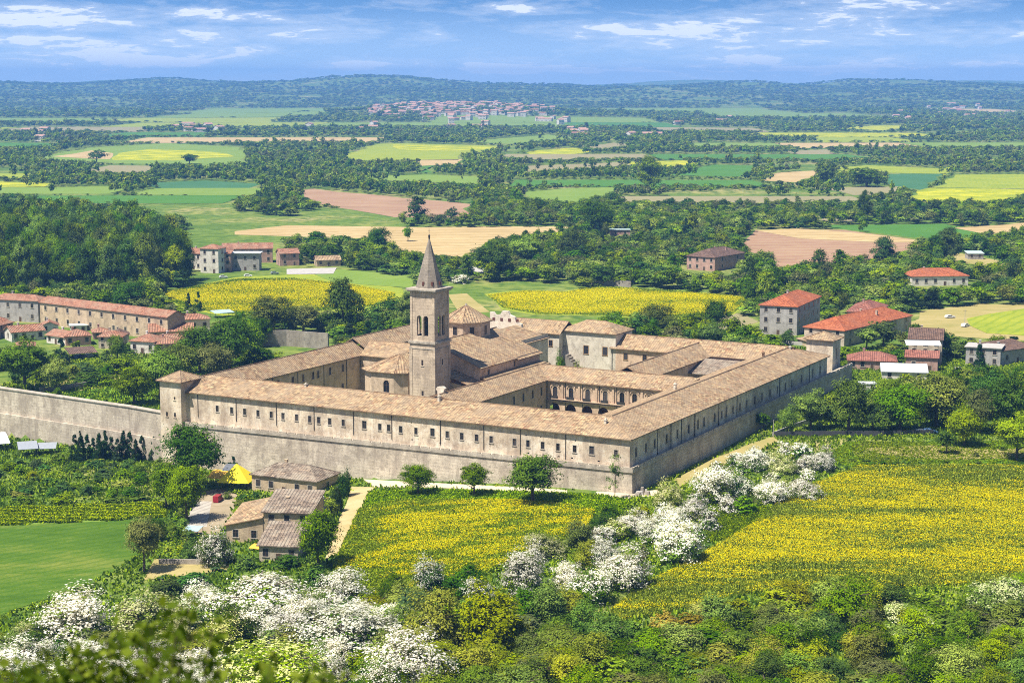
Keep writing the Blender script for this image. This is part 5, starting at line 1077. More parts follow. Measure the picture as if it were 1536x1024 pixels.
# white blossom trees
for u, v, h, w, l, k in ((1138, 705, 52, 54, 'white blossom tree nearest the dark fence corner', 'haw'), (1172, 712, 44, 50, 'cream white blossom tree second from the fence corner', 'cream'), (1204, 690, 36, 44, 'green white blossom tree at the back of the row', 'hawg'), (1236, 706, 44, 44, 'white blossom tree at the right end of the row', 'haw'), (1068, 752, 72, 84, 'largest white blossom tree in the row by the shaded wing', 'haw'), (1105, 748, 54, 50, 'greenish blossom tree right of the largest in the row', 'hawg'), (1160, 752, 48, 60, 'white blossom tree low in the row above the grass', 'haw'), (1208, 748, 46, 58, 'white blossom tree beside the big yellow field corner', 'haw'), (1002, 760, 52, 50, 'creamy blossom tree nearest the abbey corner', 'cream'), (1018, 842, 74, 92, 'wide white blossom tree at the edge of the grass strip', 'haw'), (950, 800, 44, 56, 'pale blossom tree by the hedge below the corner', 'haw'), (975, 815, 48, 48, 'thin white blossom tree in the middle of the slope row', 'haw'), (940, 882, 78, 90, 'white blossom tree above the lower end of the yellow field', 'haw'), (885, 905, 70, 84, 'green tree with white blossom beside the lower row', 'hawg'), (785, 892, 84, 84, 'bright white blossom tree in front of the middle yellow field', 'haw'), (645, 892, 62, 66, 'half green blossom tree left of the dark round bush', 'hawg'),
                         (385, 925, 92, 170, 'great white blossom tree in front of the farm', 'haw'), (512, 912, 64, 92, 'white blossom tree right of the great one', 'haw'), (300, 918, 60, 70, 'small white blossom tree left of the great one', 'haw'), (110, 962, 84, 140, 'white blossom tree at the lower corner of the hay field', 'haw'), (225, 960, 92, 150, 'cream tinted blossom tree between the two lower white ones', 'cream'), (520, 985, 100, 170, 'wide white blossom tree low in the foreground middle', 'haw'), (455, 940, 50, 80, 'small white blossom tree behind the wide low one', 'haw'), (30, 1015, 70, 110, 'white blossom tree at the lower left corner', 'haw'), (420, 1050, 104, 200, 'cream green blossom tree at the bottom', 'cream'), (612, 1035, 96, 140, 'dusty white blossom tree at the bottom middle', 'haw'), (150, 1045, 80, 150, 'pale blossom tree at the bottom left', 'haw'), (290, 1040, 60, 120, 'white blossom tree partly hidden by the near twigs', 'haw'), (1360, 950, 62, 84, 'cream blossom bush below the big yellow field', 'cream'), (1500, 918, 88, 110, 'cream blossom tree at the right edge below the field', 'cream'), (815, 835, 48, 74, 'brownish cream blossom tree at the end of the middle yellow field', 'cream'), (1000, 792, 46, 54, 'white blossom tree between corner hedge and grass strip', 'haw'), (1036, 778, 48, 52, 'white blossom tree just above the grass strip', 'haw'), (1062, 796, 40, 44, 'small white blossom tree on the grass strip', 'haw'), (908, 852, 50, 60, 'white blossom tree in the hollow of the slope row', 'haw'), (850, 884, 44, 54, 'small white blossom tree right of the bright white one', 'haw'), (720, 905, 50, 60, 'white blossom tree behind the yellow green foreground bushes', 'hawg'), (690, 425, 18, 28, 'small white blossom bush right of the spire', 'haw')):
    if k: pt(k, u, v, h, w, l)
for u, v, h, w, k, l in ((695, 892, 72, 72, 'bdark', 'dark round bush in front of the middle yellow field'), (590, 900, 66, 50, 'bdark', 'dark pointed bush at the lower edge of the middle field'), (625, 925, 46, 70, 'bblue', 'bluish bush under the half green blossom tree'), (660, 975, 100, 110, 'byel', 'tall yellow green bush in the foreground middle'), (740, 975, 110, 120, 'byel', 'second yellow green bush in the foreground middle'), (855, 925, 50, 60, 'byel', 'yellow green bush under the green white tree'), (345, 970, 70, 80, 'bdark', 'dark bush between foreground blossom trees'), (600, 960, 60, 70, 'bmid', 'green bush right of the low wide blossom tree'), (1275, 938, 92, 100, 'blight', 'bright green bush standing up into the big yellow field'), (1192, 905, 46, 60, 'byel', 'pale yellow bush at the lower edge of the big field'), (1000, 945, 34, 50, 'bor', 'orange brown bush left in the lower thicket'), (1045, 945, 34, 60, 'bor', 'orange brown bush at the end of the flower field'), (905, 800, 42, 50, 'bdark', 'dark hedge bush near the abbey corner'), (915, 775, 26, 40, 'bdark', 'low dark hedge bush nearest the abbey corner'), (870, 822, 50, 56, 'bolive', 'brown grey bush in the slope row'), (885, 850, 44, 50, 'byel', 'yellow bush in the slope row'), (965, 780, 30, 36, 'byel', 'yellow bush below the abbey corner'), (1040, 765, 26, 40, 'bmid', 'green bush under the largest row tree'), (1120, 770, 30, 50, 'bmid', 'green bush beside the grass strip'), (1185, 730, 26, 30, 'bmid', 'green bush between white row trees'), (820, 930, 60, 80, 'bmid', 'green bush in front of the bright white tree'), (430, 850, 26, 50, 'bdark', 'dark bush under the front farm house'), (370, 852, 24, 40, 'bmid', 'green bush under the tan farm wing'), (290, 880, 30, 70, 'bblue', 'bluish plants below the farm yard'), (250, 892, 34, 60, 'bdark', 'dark bush above the cream tinted tree'), (475, 880, 40, 50, 'bdark', 'dark bush under the fig tree')):
    pt(k, u, v, h, w, l)

def region(poly, spacing, kinds, hm, wm, phrase, group, thin=1.0, avoid=True):
    P = [at(u, v) for u, v in poly]; xs = [p.x for p in P]; ys = [p.y for p in P]; wp = [(p.x, p.y) for p in P]
    for x in np.arange(min(xs), max(xs), spacing):
        for y in np.arange(min(ys), max(ys), spacing):
            X = x + rng.normal() * spacing * .3; Y = y + rng.normal() * spacing * .3
            if rng.random() > thin or not inpoly(np.array([X]), np.array([Y]), wp)[0]: continue
            if any((X - a) ** 2 + (Y - b) ** 2 < r * r for a, b, r in EXC): continue
            h = rng.uniform(*hm); w = rng.uniform(*wm)
            if avoid:
                u, v = proj(X, Y, float(T(X, Y))); s = ppm((X, Y, 0)); bad = False
                for r in HRECT:
                    if rng.random() < .7 and r[0] - w * s * .4 < u < r[1] + w * s * .4 and v > r[3] and v - h * s < r[3] - 2: bad = True
                if bad: continue
                if any(inpoly(np.array([u]), np.array([v - h * s * .55]), f)[0] or inpoly(np.array([u]), np.array([v]), f)[0] for f in FIELDS): continue
            k = str(rng.choice(kinds)); plant(k, X, Y, h, w, KIND[k][6] + ' ' + KIND[k][5] + ' ' + phrase, group)
region([(-60, 452), (-60, 352), (110, 350), (200, 366), (283, 398), (281, 428), (235, 438), (165, 450), (60, 448)], 9.5, ['talld', 'tallm', 'tallm', 'talld', 'mid', 'talll'], (17, 28), (11, 16), 'in the dense wood behind the hamlet', 'trees of the dense left wood', avoid=False)
region([(90, 452), (170, 456), (235, 440), (282, 430), (280, 440), (240, 452), (170, 470)], 9, ['light', 'mid', 'dark'], (8, 13), (8, 11), 'along the sunny edge of the left wood', 'edge trees of the left wood')
region([(0, 556), (110, 548), (235, 545), (300, 540), (330, 565), (262, 590), (200, 604), (60, 596), (0, 600)], 8.5, ['mid', 'dark', 'bmid', 'bdark', 'light'], (3, 7), (4, 7), 'in the walled garden left of the abbey', 'garden plants left of the abbey', .4)
region([(330, 560), (290, 530), (330, 500), (385, 480), (400, 515), (440, 520)], 7.5, ['mid', 'dark', 'olive', 'light', 'mid'], (7, 11), (7, 10), 'in the garden behind the left wing', 'garden trees behind the left wing', .8)
region([(385, 500), (395, 478), (480, 474), (610, 472), (610, 486), (520, 506), (500, 520)], 7, ['mid', 'dark', 'olive', 'bdark', 'bolive'], (4, 8), (5, 9), 'between the left yellow field and the abbey', 'trees between left yellow field and abbey', .75)
region([(1175, 650), (1250, 622), (1330, 600), (1420, 590), (1560, 560), (1560, 660), (1400, 655)], 8, ['mid', 'dark', 'light', 'blue', 'mid', 'bmid'], (5, 9), (6, 9), 'in the orchard right of the shaded wing', 'orchard trees right of the abbey', .65)
region([(1260, 560), (1320, 575), (1500, 560), (1560, 556), (1560, 585), (1300, 600)], 8, ['mid', 'dark', 'light', 'bdark'], (4, 7), (5, 7), 'below the villas right of the abbey', 'trees below the villas', .6)
region([(1240, 670), (1400, 672), (1560, 665), (1560, 690), (1300, 690)], 10, ['bmid', 'byel', 'bolive'], (1.2, 2.6), (1.5, 3), 'scattered over the meadow at right', 'small bushes on the meadow', .5, False)
region([(1262, 696), (1262, 691), (1400, 694), (1560, 695), (1560, 701), (1400, 699)], 2.6, ['bdark', 'bmid'], (.9, 1.6), (2.4, 3.6), 'in the hedge line above the big yellow field', 'hedge bushes above the big yellow field', 1.0, False)
region([(930, 505), (1010, 500), (1100, 498), (1150, 512), (1215, 528), (1120, 518), (1010, 512)], 6.5, ['mid', 'dark', 'bdark', 'olive', 'bmid'], (3, 6), (4, 7), 'between the abbey rear and the villas', 'plants behind the abbey', .7)
region([(1105, 775), (1000, 760), (985, 790), (900, 800), (850, 860), (900, 905), (1000, 850), (1060, 800)], 7, ['bmid', 'byel', 'bolive', 'bdark', 'blight'], (2, 4), (3, 6), 'between the blossom trees on the slope', 'bushes among the blossom trees', .75, False)
region([(1010, 765), (1050, 720), (1110, 690), (1230, 700), (1200, 740), (1110, 765)], 6.5, ['bmid', 'byel', 'bdark', 'blight'], (2, 4), (3, 6), 'under the row of blossom trees', 'bushes under the blossom row', .7, False)
BL = ['haw', 'haw', 'hawg', 'cream', 'haw']
region([(1030, 760), (1060, 705), (1120, 676), (1250, 680), (1245, 720), (1150, 768), (1085, 770)], 6.5, BL, (4, 6), (5, 7.5), 'in the row beside the shaded wing', 'blossom trees of the row', .42, False)
region([(1010, 760), (980, 770), (900, 800), (840, 880), (900, 915), (990, 850), (1060, 815), (1060, 770)], 7, BL, (4, 6), (5, 8), 'on the slope between the two yellow fields', 'blossom trees of the slope', .34, False)
region([(330, 900), (420, 890), (560, 895), (600, 960), (640, 1060), (330, 1060), (0, 1060), (0, 970), (100, 930), (250, 925)], 8.5, BL, (5, 8), (8, 13), 'among the foreground thicket at left', 'blossom trees of the foreground thicket', .42, False)
region([(600, 930), (720, 925), (840, 950), (860, 1050), (620, 1060)], 9, ['cream', 'hawg', 'cream'], (5, 8), (8, 12), 'in the middle of the foreground thicket', 'cream blossom trees of the middle thicket', .3, False)
region([(-60, 1075), (-60, 965), (60, 935), (220, 905), (420, 905), (560, 905), (640, 920), (690, 950), (690, 1075)], 7.5, ['bmid', 'bdark', 'byel', 'bolive', 'blight', 'bmid'], (3, 6), (6, 9), 'in the thicket among foreground blossom trees', 'bushes of the left foreground thicket', .8, False)
region([(560, 905), (700, 915), (860, 935), (900, 945), (1000, 950), (1120, 912), (1190, 900), (1310, 905), (1420, 900), (1600, 890), (1600, 1080), (560, 1080)], 7.2, ['bmid', 'bdark', 'byel', 'bolive', 'blight', 'bdark', 'bmid', 'blight', 'bolive', 'blight', 'byel', 'bmid', 'blight', 'bmid', 'blight', 'byel'], (3.5, 8), (7, 12), 'in the thicket along the bottom right', 'bushes of the right foreground thicket', .9, False)
region(SHRUBLAND, 6.0, ['bblue', 'bmid', 'bdark', 'bblue', 'byel', 'bmid'], (2, 4.2), (4, 7), 'in the overgrown plot left of the farm', 'bushes of the overgrown plot', .75, False)
region([(0, 512), (60, 520), (130, 526), (180, 530), (270, 535), (270, 545), (100, 548), (0, 548)], 8, ['bmid', 'bdark', 'mid', 'light'], (2.5, 5), (4, 6), 'in the hamlet gardens', 'plants in the hamlet gardens', .8)
region([(230, 860), (345, 858), (360, 890), (300, 905), (240, 900)], 5, ['bblue', 'bmid', 'bdark'], (1.5, 2.5), (3, 4.5), 'in the plot below the farm yard', 'bushes below the farm yard', .7, False)

region([(344, 744), (400, 742), (398, 768), (362, 786), (340, 800), (352, 770)], 4.6, ['bmid', 'bdark', 'blight'], (1.6, 3), (2.5, 4), 'between the yellow tent and the farm roofs', 'bushes around the farm', .8, False)
region([(262, 742), (300, 738), (284, 780), (284, 830), (262, 846), (240, 846)], 4.6, ['bmid', 'bdark', 'blight', 'byel'], (2, 4), (3, 5), 'along the left edge of the farm yard', 'bushes left of the farm', .8, False)
region([(448, 846), (500, 835), (500, 770), (478, 770), (470, 800)], 4.6, ['bmid', 'bdark'], (1.6, 3), (2.5, 4), 'between the farm and the dirt track', 'bushes right of the farm', .8, False)
for p_, q_, h_, w_, k_, l_ in ((48, 52, 9.5, 5, 'cream', 'small blossoming tree inside the cloister court'), (40, 44, 8.5, 4.5, 'mid', 'small green tree inside the cloister court'), (130.2, 86.3, 14.2, 4.4, 'bmid', 'climbing green plant on the white rear house wall'), (129.5, 79, 10.5, 6, 'blight', 'green shrubs on the terrace below the white rear house'), (60, 120, 6, 5, 'dark', 'small tree in the garden court left of the church')):
    a_, b_ = AW(p_, q_); plant(k_, a_, b_, h_, w_, l_, None, True)
# generic tree cover of the plain: everywhere that is not a field, a house or a clearing
def scatter(y0, y1, sp, cover, kinds, hm, wm, seed):
    n = []
    y = y0
    while y < y1:
        s = sp(y) if callable(sp) else sp; hw = .42 * y; xs = np.arange(-hw, hw, s); xs = xs + rng.normal(size=len(xs)) * s * .32; yy = y + rng.normal(size=len(xs)) * s * .32; n.append(np.stack([xs, yy, np.full(len(xs), s)], 1)); y += s
    P = np.concatenate(n); x, y, s = P.T; z = T(x, y); u, v = proj(x, y, z); k = F / (y * CT)
    sc = np.maximum(1.0, s / 8.5); h = rng.uniform(hm[0], hm[1], len(x)) * sc ** .35; w = rng.uniform(wm[0], wm[1], len(x)) * sc ** .95
    dens = .6 * fbm(x / 190, y / 260, seed) + .4 * fbm(x / 60, y / 60, seed + 5)
    keep = dens > 1 - cover
    p = (x - AC[0]) * DP[0] + (y - AC[1]) * DP[1]; q = (x - AC[0]) * DQ[0] + (y - AC[1]) * DQ[1]
    keep &= ~((p > -12) & (p < 185) & (q > -22) & (q < 158))
    big = rng.random(len(x)) < .035; h = np.where(big, h * 1.5, h); 
    for f in FIELDS:
        b = np.array(f); m = keep & (u > b[:, 0].min() - 1) & (u < b[:, 0].max() + 1)
        if not m.any(): continue
        i = np.where(m)[0]; keep[i] &= ~inpoly(u[i], v[i], f)
        i = np.where(keep & m)[0]; t = inpoly(u[i], v[i] - .6 * h[i] * k[i], f); h[i] = np.where(t, h[i] * .3, h[i]); w[i] = np.where(t, w[i] * .6, w[i])
        t = inpoly(u[i], v[i] - .6 * h[i] * k[i], f); keep[i] &= ~t
    for a, b, r in EXC:
        keep &= (x - a) ** 2 + (y - b) ** 2 > r * r
    for r in HRECT:
        keep &= ~((u > r[0] - w * k * .35) & (u < r[1] + w * k * .35) & (v > r[3]) & (v - h * k < r[3] - 1))
    for c, cx, cy, cw, cd in CELLS:
        m = keep & (np.abs(x - cx) < cw * .62) & (np.abs(y - cy) < cd * .62)
        i = np.where(m)[0]
        if not len(i): continue
        ins = inpoly(x[i], y[i], [(a + (cx - a) * min(.22, 9 / cw), b + (cy - b) * min(.1, 14 / cd)) for a, b in c]); keep[i] &= ~ins
        edge = i[~ins & inpoly(x[i], y[i], c)]; h[edge] *= np.where(rng.random(len(edge)) < .25, .8, .42); w[edge] *= .75
        fr = keep & (np.abs(x - cx) < cw * .55) & (y < cy - cd * .4) & (y > cy - cd * .5 - .05 * cy); h[fr] *= .45
    return x[keep], y[keep], h[keep], w[keep]
def zone(u, v):
    if v > 425: return 'near the fields close behind the abbey'
    if u < 330: return 'beyond the wood at the left'
    if u < 640: return 'behind the farm group and left yellow field'
    if u < 900: return 'in the thicket between tan field and right yellow field' if v > 350 else 'in the belt beyond the tan field'
    if u < 1120: return 'in the thicket around the brown roofed house'
    return 'around the ploughed field and villas on the right'
KS = ['mid', 'light', 'mid', 'light', 'olive', 'talld', 'mid', 'light', 'dark', 'tallm', 'light', 'cyp', 'light', 'mid']
x, y, h, w = scatter(600, 1500, 7.4, .56, KS, (4, 11), (5.5, 14.5), 3)
hk = fbm(x / 45, y / 45, 77)
for i in range(len(x)):
    k = KS[int(min(.999, max(0, (hk[i] - .2) / .6 * .6 + rng.random() * .4)) * len(KS))]; u, v = proj(x[i], y[i], 0)
    plant(k, x[i], y[i], h[i], w[i], KIND[k][6] + ' tree ' + zone(u, v), 'trees ' + zone(u, v))
STUFF_FAR = []
for (y0, y1, sp, cov, hm, wm, sd) in ((1500, 6400, lambda y: .0047 * y, .60, (6, 12), (6, 9), 21), (6400, 13200, lambda y: .0042 * y, .57, (4, 8), (6, 9), 33)):
    x, y, h, w = scatter(y0, y1, sp, cov, KS, hm, wm, sd); STUFF_FAR.append(np.stack([x, y, h, w], 1))
STUFF_FAR = np.concatenate(STUFF_FAR)
# individuals: the largest of each kind in view
for t in TREES: t['z'] = float(T(t['x'], t['y'])); u, v = proj(t['x'], t['y'], t['z']); k = ppm((t['x'], t['y'], t['z'])); t['px'] = t['h'] * k; t['area'] = (t['h'] * k) * (t['w'] * k) * (9 if t['keep'] else 1) * (0 if not (-60 < u < 1596 and v - t['px'] < 1030) else 1); t['vis'] = t['area'] > 0
rest = []
for cat, lim in (('tree', 292), ('bush', 285), ('blossom tree', 200)):
    L = sorted([t for t in TREES if KIND[t['k']][5] == cat], key=lambda t: -t['area'])
    for i, t in enumerate(L):
        if not t['vis']: continue
        if i >= lim: rest.append(t); continue
        fam, l, w_, sh, nm, c, words = KIND[t['k']]; lod = 'hi' if t['px'] > 42 else 'mid'; vi = t['vi'] % NV[lod]
        root = thing(nm, t['label'], c, (t['x'], t['y'], t['z'] - .1), t['rz'], t['group']); root.scale = (t['w'], t['w'], t['h'])
        link('crown', crown_mesh(t['k'], lod, vi), root); link('trunk', trunk_for(fam, vi), root)
# everything smaller: one object of instanced trees per distance
def instanced(name, pts, protos, kind='stuff'):
    """pts: rows x y z w h rot proto"""
    pts = np.array(pts, float); me = bpy.data.meshes.new(name); me.vertices.add(len(pts)); me.vertices.foreach_set('co', pts[:, :3].astype('f').ravel())
    for nm, ty, col in (('scl', 'FLOAT_VECTOR', pts[:, [3, 3, 4]]), ('rotz', 'FLOAT', pts[:, 5]), ('pick', 'INT', pts[:, 6])):
        a = me.attributes.new(nm, ty, 'POINT')
        if ty == 'FLOAT_VECTOR': a.data.foreach_set('vector', col.astype('f').ravel())
        else: a.data.foreach_set('value', col.astype('i' if ty == 'INT' else 'f'))
    me.update(); c = bpy.data.collections.new(name + '_kinds')
    for i, pm in enumerate(protos): c.objects.link(bpy.data.objects.new(f'{i:03d}_{name}', pm))
    o = link(name, me); ng = bpy.data.node_groups.new(name, 'GeometryNodeTree')
    ng.interface.new_socket('Geometry', in_out='INPUT', socket_type='NodeSocketGeometry'); ng.interface.new_socket('Geometry', in_out='OUTPUT', socket_type='NodeSocketGeometry')
    N = ng.nodes; gi = N.new('NodeGroupInput'); go = N.new('NodeGroupOutput'); ci = N.new('GeometryNodeCollectionInfo'); ci.inputs['Collection'].default_value = c; ci.inputs['Separate Children'].default_value = True; ci.inputs['Reset Children'].default_value = True
    ip = N.new('GeometryNodeInstanceOnPoints'); ip.inputs['Pick Instance'].default_value = True
    def na(nm, ty): q = N.new('GeometryNodeInputNamedAttribute'); q.data_type = ty; q.inputs['Name'].default_value = nm; return [s for s in q.outputs if s.enabled and s.name == 'Attribute'][0]
    cx = N.new('ShaderNodeCombineXYZ'); lk = ng.links.new; lk(na('rotz', 'FLOAT'), cx.inputs[2]); lk(cx.outputs[0], ip.inputs['Rotation']); lk(na('scl', 'FLOAT_VECTOR'), ip.inputs['Scale']); lk(na('pick', 'INT'), ip.inputs['Instance Index'])
    lk(gi.outputs[0], ip.inputs['Points']); lk(ci.outputs[0], ip.inputs['Instance']); lk(ip.outputs[0], go.inputs[0])
    o.modifiers.new('plants', 'NODES').node_group = ng; return tag(o, kind=kind)
protos = []; pidx = {}
def proto(kind, lod, i):
    k = (kind, lod, i)
    if k not in pidx: pidx[k] = len(protos); protos.append(crown_mesh(*k))
    return pidx[k]
rows = []
for t in rest:
    lod = 'mid' if t['px'] > 16 else 'far'; rows.append((t['x'], t['y'], t['z'] - .1, t['w'], t['h'], t['rz'], proto(t['k'], lod, t['vi'] % NV[lod])))
fx, fy = STUFF_FAR[:, 0], STUFF_FAR[:, 1]; fz = T(fx, fy); hk = fbm(fx / 160, fy / 160, 55); fk = np.clip((hk - .2) / .6 * .6 + rng.random(len(fx)) * .4, 0, .999)
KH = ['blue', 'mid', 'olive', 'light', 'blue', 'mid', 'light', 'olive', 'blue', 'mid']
KF = ['mid', 'light', 'mid', 'dark', 'light', 'mid', 'light', 'olive', 'mid', 'light']
for i in range(len(fx)):
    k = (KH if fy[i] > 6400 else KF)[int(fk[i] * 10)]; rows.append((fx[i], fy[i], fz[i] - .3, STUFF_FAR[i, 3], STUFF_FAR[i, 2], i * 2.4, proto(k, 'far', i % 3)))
print('stuff trees', len(rows), 'listed', len(TREES), 'rest', len(rest))
instanced('distant_woods', rows, protos)

# ------------------------------------------------------------------ crops, grass, undergrowth
def in_poly_points(poly, n):
    P = [at(u, v) for u, v in poly]; xs = np.array([p.x for p in P]); ys = np.array([p.y for p in P])
    X = rng.uniform(xs.min(), xs.max(), n); Y = rng.uniform(ys.min(), ys.max(), n); k = inpoly(X, Y, list(zip(xs, ys))); return X[k], Y[k]
def tufts(name, X, Y, hgt, wid, mats, flower, nq=2, lean=.35):
    """each plant: nq upright leaves and, where flower is set, flower clusters on top"""
    n = len(X); Z = T(X, Y); Qs = []; Ms = []
    for j in range(nq):
        a = rng.random(n) * 6.283; d = np.stack([np.cos(a), np.sin(a), np.zeros(n)], 1); h = hgt * (.6 + .6 * rng.random(n)); w = (wid * (.6 + .8 * rng.random(n)))[:, None]
        b = np.stack([X, Y, Z], 1) + np.stack([rng.normal(size=n), rng.normal(size=n), np.zeros(n)], 1) * wid * .6
        t = b + np.stack([rng.normal(size=n) * lean, rng.normal(size=n) * lean, np.ones(n)], 1) * h[:, None]
        Qs.append(np.stack([b - d * w * .5, b + d * w * .5, t + d * w * .35, t - d * w * .35], 1)); Ms.append(np.zeros(n, 'i'))
    f = np.where(flower)[0]
    for j in range(2):
        c = np.stack([X[f], Y[f], Z[f] + hgt[f] * (.85 + .35 * rng.random(len(f))) if isinstance(hgt, np.ndarray) else Z[f] + hgt], 1) + rng.normal(size=(len(f), 3)) * wid * np.array([.5, .5, .12])
        Qs.append(leaf_quads(c, np.stack([rng.normal(size=len(f)) * .6, rng.normal(size=len(f)) * .6 - .4, np.ones(len(f))], 1), wid * .62, rng)); Ms.append(np.ones(len(f), 'i'))
    me = quads_mesh(name, np.concatenate(Qs), mats, np.concatenate(Ms)); return tag(link(name, me), kind='stuff')
X, Y = in_poly_points(RIGHT_FIELD, 330000); d = .50 * fbm(X / 30, Y / 9, 41) + .27 * fbm(X / 6, Y / 2.5, 42) + .23 * rng.random(len(X)); u, v = proj(X, Y, T(X, Y))
cut = .527 + .09 * np.exp(-((v - 715) / 16) ** 2) + .08 * sstep(840, 880, v) * sstep(1100, 1250, u) - .05 * np.exp(-((v - 800) / 40) ** 2)
tufts('rapeseed_flowers', X, Y, .55 + .25 * rng.random(len(X)), .27, ['leaf_light', 'rape_flower'], (d > cut) & (((X * .45 + Y * .9) / 11) % 1 > .07))
X, Y = in_poly_points(MID_FIELD, 150000); d = .50 * fbm(X / 20, Y / 7, 44) + .27 * fbm(X / 5, Y / 2.5, 45) + .23 * rng.random(len(X)); u, v = proj(X, Y, T(X, Y))
cut = .55 + .09 * sstep(600, 540, u) + .09 * sstep(785, 760, v) * 0 + .10 * sstep(760, 880, u) * sstep(780, 840, v)
tufts('rapeseed_flowers', X, Y, .5 + .25 * rng.random(len(X)), .29, ['leaf_light', 'rape_flower'], d > cut)
for poly, n, hh in ((GRASS_EDGE, 26000, .5), (MEADOW, 14000, .22), ([(1060, 765), (1150, 762), (1160, 775), (1090, 812), (1060, 812)], 9000, .7)):
    X, Y = in_poly_points(poly, n); tufts('grass', X, Y, hh * (.6 + .6 * rng.random(len(X))), .4, ['leaf_light' if hh > .6 or hh < .3 else 'leaf_mid', 'leaf_light'], rng.random(len(X)) < .3)
X, Y = in_poly_points(ROWS, 26000); k = (np.sin(Y * 1.9 + X * .15) > .1); X, Y = X[k], Y[k]; tufts('vegetable_rows', X, Y, .5 + .3 * rng.random(len(X)), .5, ['leaf_mid', 'leaf_light'], rng.random(len(X)) < .4)
for poly, n, sd in ((BACK_YELLOW, 150000, 81), (BACK_GOLD, 170000, 84)):
    X, Y = in_poly_points(poly, n); u, v = proj(X, Y, T(X, Y)); d = .45 * fbm(X / 40, Y / 22, sd) + .15 * fbm(X / 8, Y / 8, sd + 1) + .40 * rng.random(len(X))
    edge = (1 - inpoly(u, v, [(a * .94 + .06 * np.mean([p[0] for p in poly]), b * .88 + .12 * np.mean([p[1] for p in poly])) for a, b in poly])) * .12 + .14 * np.exp(-((v - (437 - (u - 1000) * .0)) / 3.0) ** 2) * (u > 950) * (sd == 84)
    tufts('rapeseed_flowers', X, Y, .45 + .25 * rng.random(len(X)), .36, ['leaf_light', 'rape_flower'], d > .49 + edge, 1)
# rough grass over the remaining near ground
X = rng.uniform(-170, 190, 190000); Y = rng.uniform(252, 640, 190000); u, v = proj(X, Y, T(X, Y)); k = (u > -40) & (u < 1580)
p = (X - AC[0]) * DP[0] + (Y - AC[1]) * DP[1]; q = (X - AC[0]) * DQ[0] + (Y - AC[1]) * DQ[1]; k &= ~((p > -3) & (p < 173) & (q > -3) & (q < 147)) & (behind(X, Y) * (X < -100) < 900)
for f in FIELDS:
    if f[0][1] > 400 and f is not SHRUBLAND: k &= ~inpoly(u, v, f)
X, Y = X[k], Y[k]; tufts('rough_grass', X, Y, .35 + .6 * fbm(X / 9, Y / 9, 71) * rng.random(len(X)) * 1.6, .5, ['leaf_mid', 'leaf_light'], fbm(X / 14, Y / 14, 72) > .60)

# ------------------------------------------------------------------ leafy shrub on the slope just below the viewpoint
def near_shrub():
    root = thing('near_shrub', 'out of focus leafy shrub close by at the lower left', 'bush', (-2.4, 11.6, float(T(-2.4, 11.6)))); rg = np.random.default_rng(5); st = MB(); LC = []; LN = []
    base = Vector((-2.4, 11.6, float(T(-2.4, 11.6))))
    tips = []
    for k in range(74):
        u = rg.uniform(-25, 335) if k < 58 else rg.uniform(335, 610); top = np.interp(u, [-25, 60, 130, 190, 230, 275, 320, 345, 400, 450, 470, 610], [990, 995, 970, 925, 945, 905, 915, 970, 985, 935, 975, 1005])
        v = top + (1024 - top) * (rg.random() ** 1.5 if k % 3 else 0) + (18 if k >= 58 and k % 4 else 0); d = rg.uniform(10.8, 12.6)
        r = ray(u, v); t = d / r[1]; tips.append(Vector((r[0] * t, r[1] * t, H + r[2] * t)))
    for tp_ in tips:
        b = base + Vector((rg.normal() * .15, rg.normal() * .12, 0)); mid_ = b.lerp(tp_, .55) + Vector((rg.normal() * .08, rg.normal() * .08, -.05)); st.tube([b, mid_, tp_], [.012, .007, .003], 5)
        for j in range(44):
            s = rg.random() ** .6; p = (mid_.lerp(tp_, s) if s > .1 else tp_) + Vector(rg.normal(size=3) * .06); LC.append(p); LN.append(rg.normal(size=3) + np.array([0, -.4, .8]))
    st.build('stems', 'bark', root, base); LC = np.array([tuple(p - base) for p in LC]); me = quads_mesh('leaves', leaf_quads(LC, np.array(LN), .07, rg), ['near_leaf']); link('leaves', me, root)
near_shrub()
# distant mountain line
xs = np.linspace(-7000, 7000, 160); m = MB(); yb = 15600
prof = 60 + 85 * np.exp(-((xs + 3150) / 1100) ** 2) + 50 * np.exp(-((xs + 600) / 900) ** 2) + 75 * np.exp(-((xs - 1700) / 900) ** 2) + 70 * np.exp(-((xs - 4300) / 1200) ** 2) + 16 * (fbm(xs / 500, xs * 0, 8) - .5)
for i in range(159):
    for (ya, fa), (yb_, fb) in (((14400, 0.0), (15000, .6)), ((15000, .6), (15600, 1.0)), ((15600, 1.0), (16200, .2))): m.face([(xs[i], ya, -5 + prof[i] * fa), (xs[i + 1], ya, -5 + prof[i + 1] * fa), (xs[i + 1], yb_, -5 + prof[i + 1] * fb), (xs[i], yb_, -5 + prof[i] * fb)])
tag(m.build('mountains', 'leafy_hill' if 'leafy_hill' in M else 'ground_cover', smooth=True), kind='structure')
HAZE = True
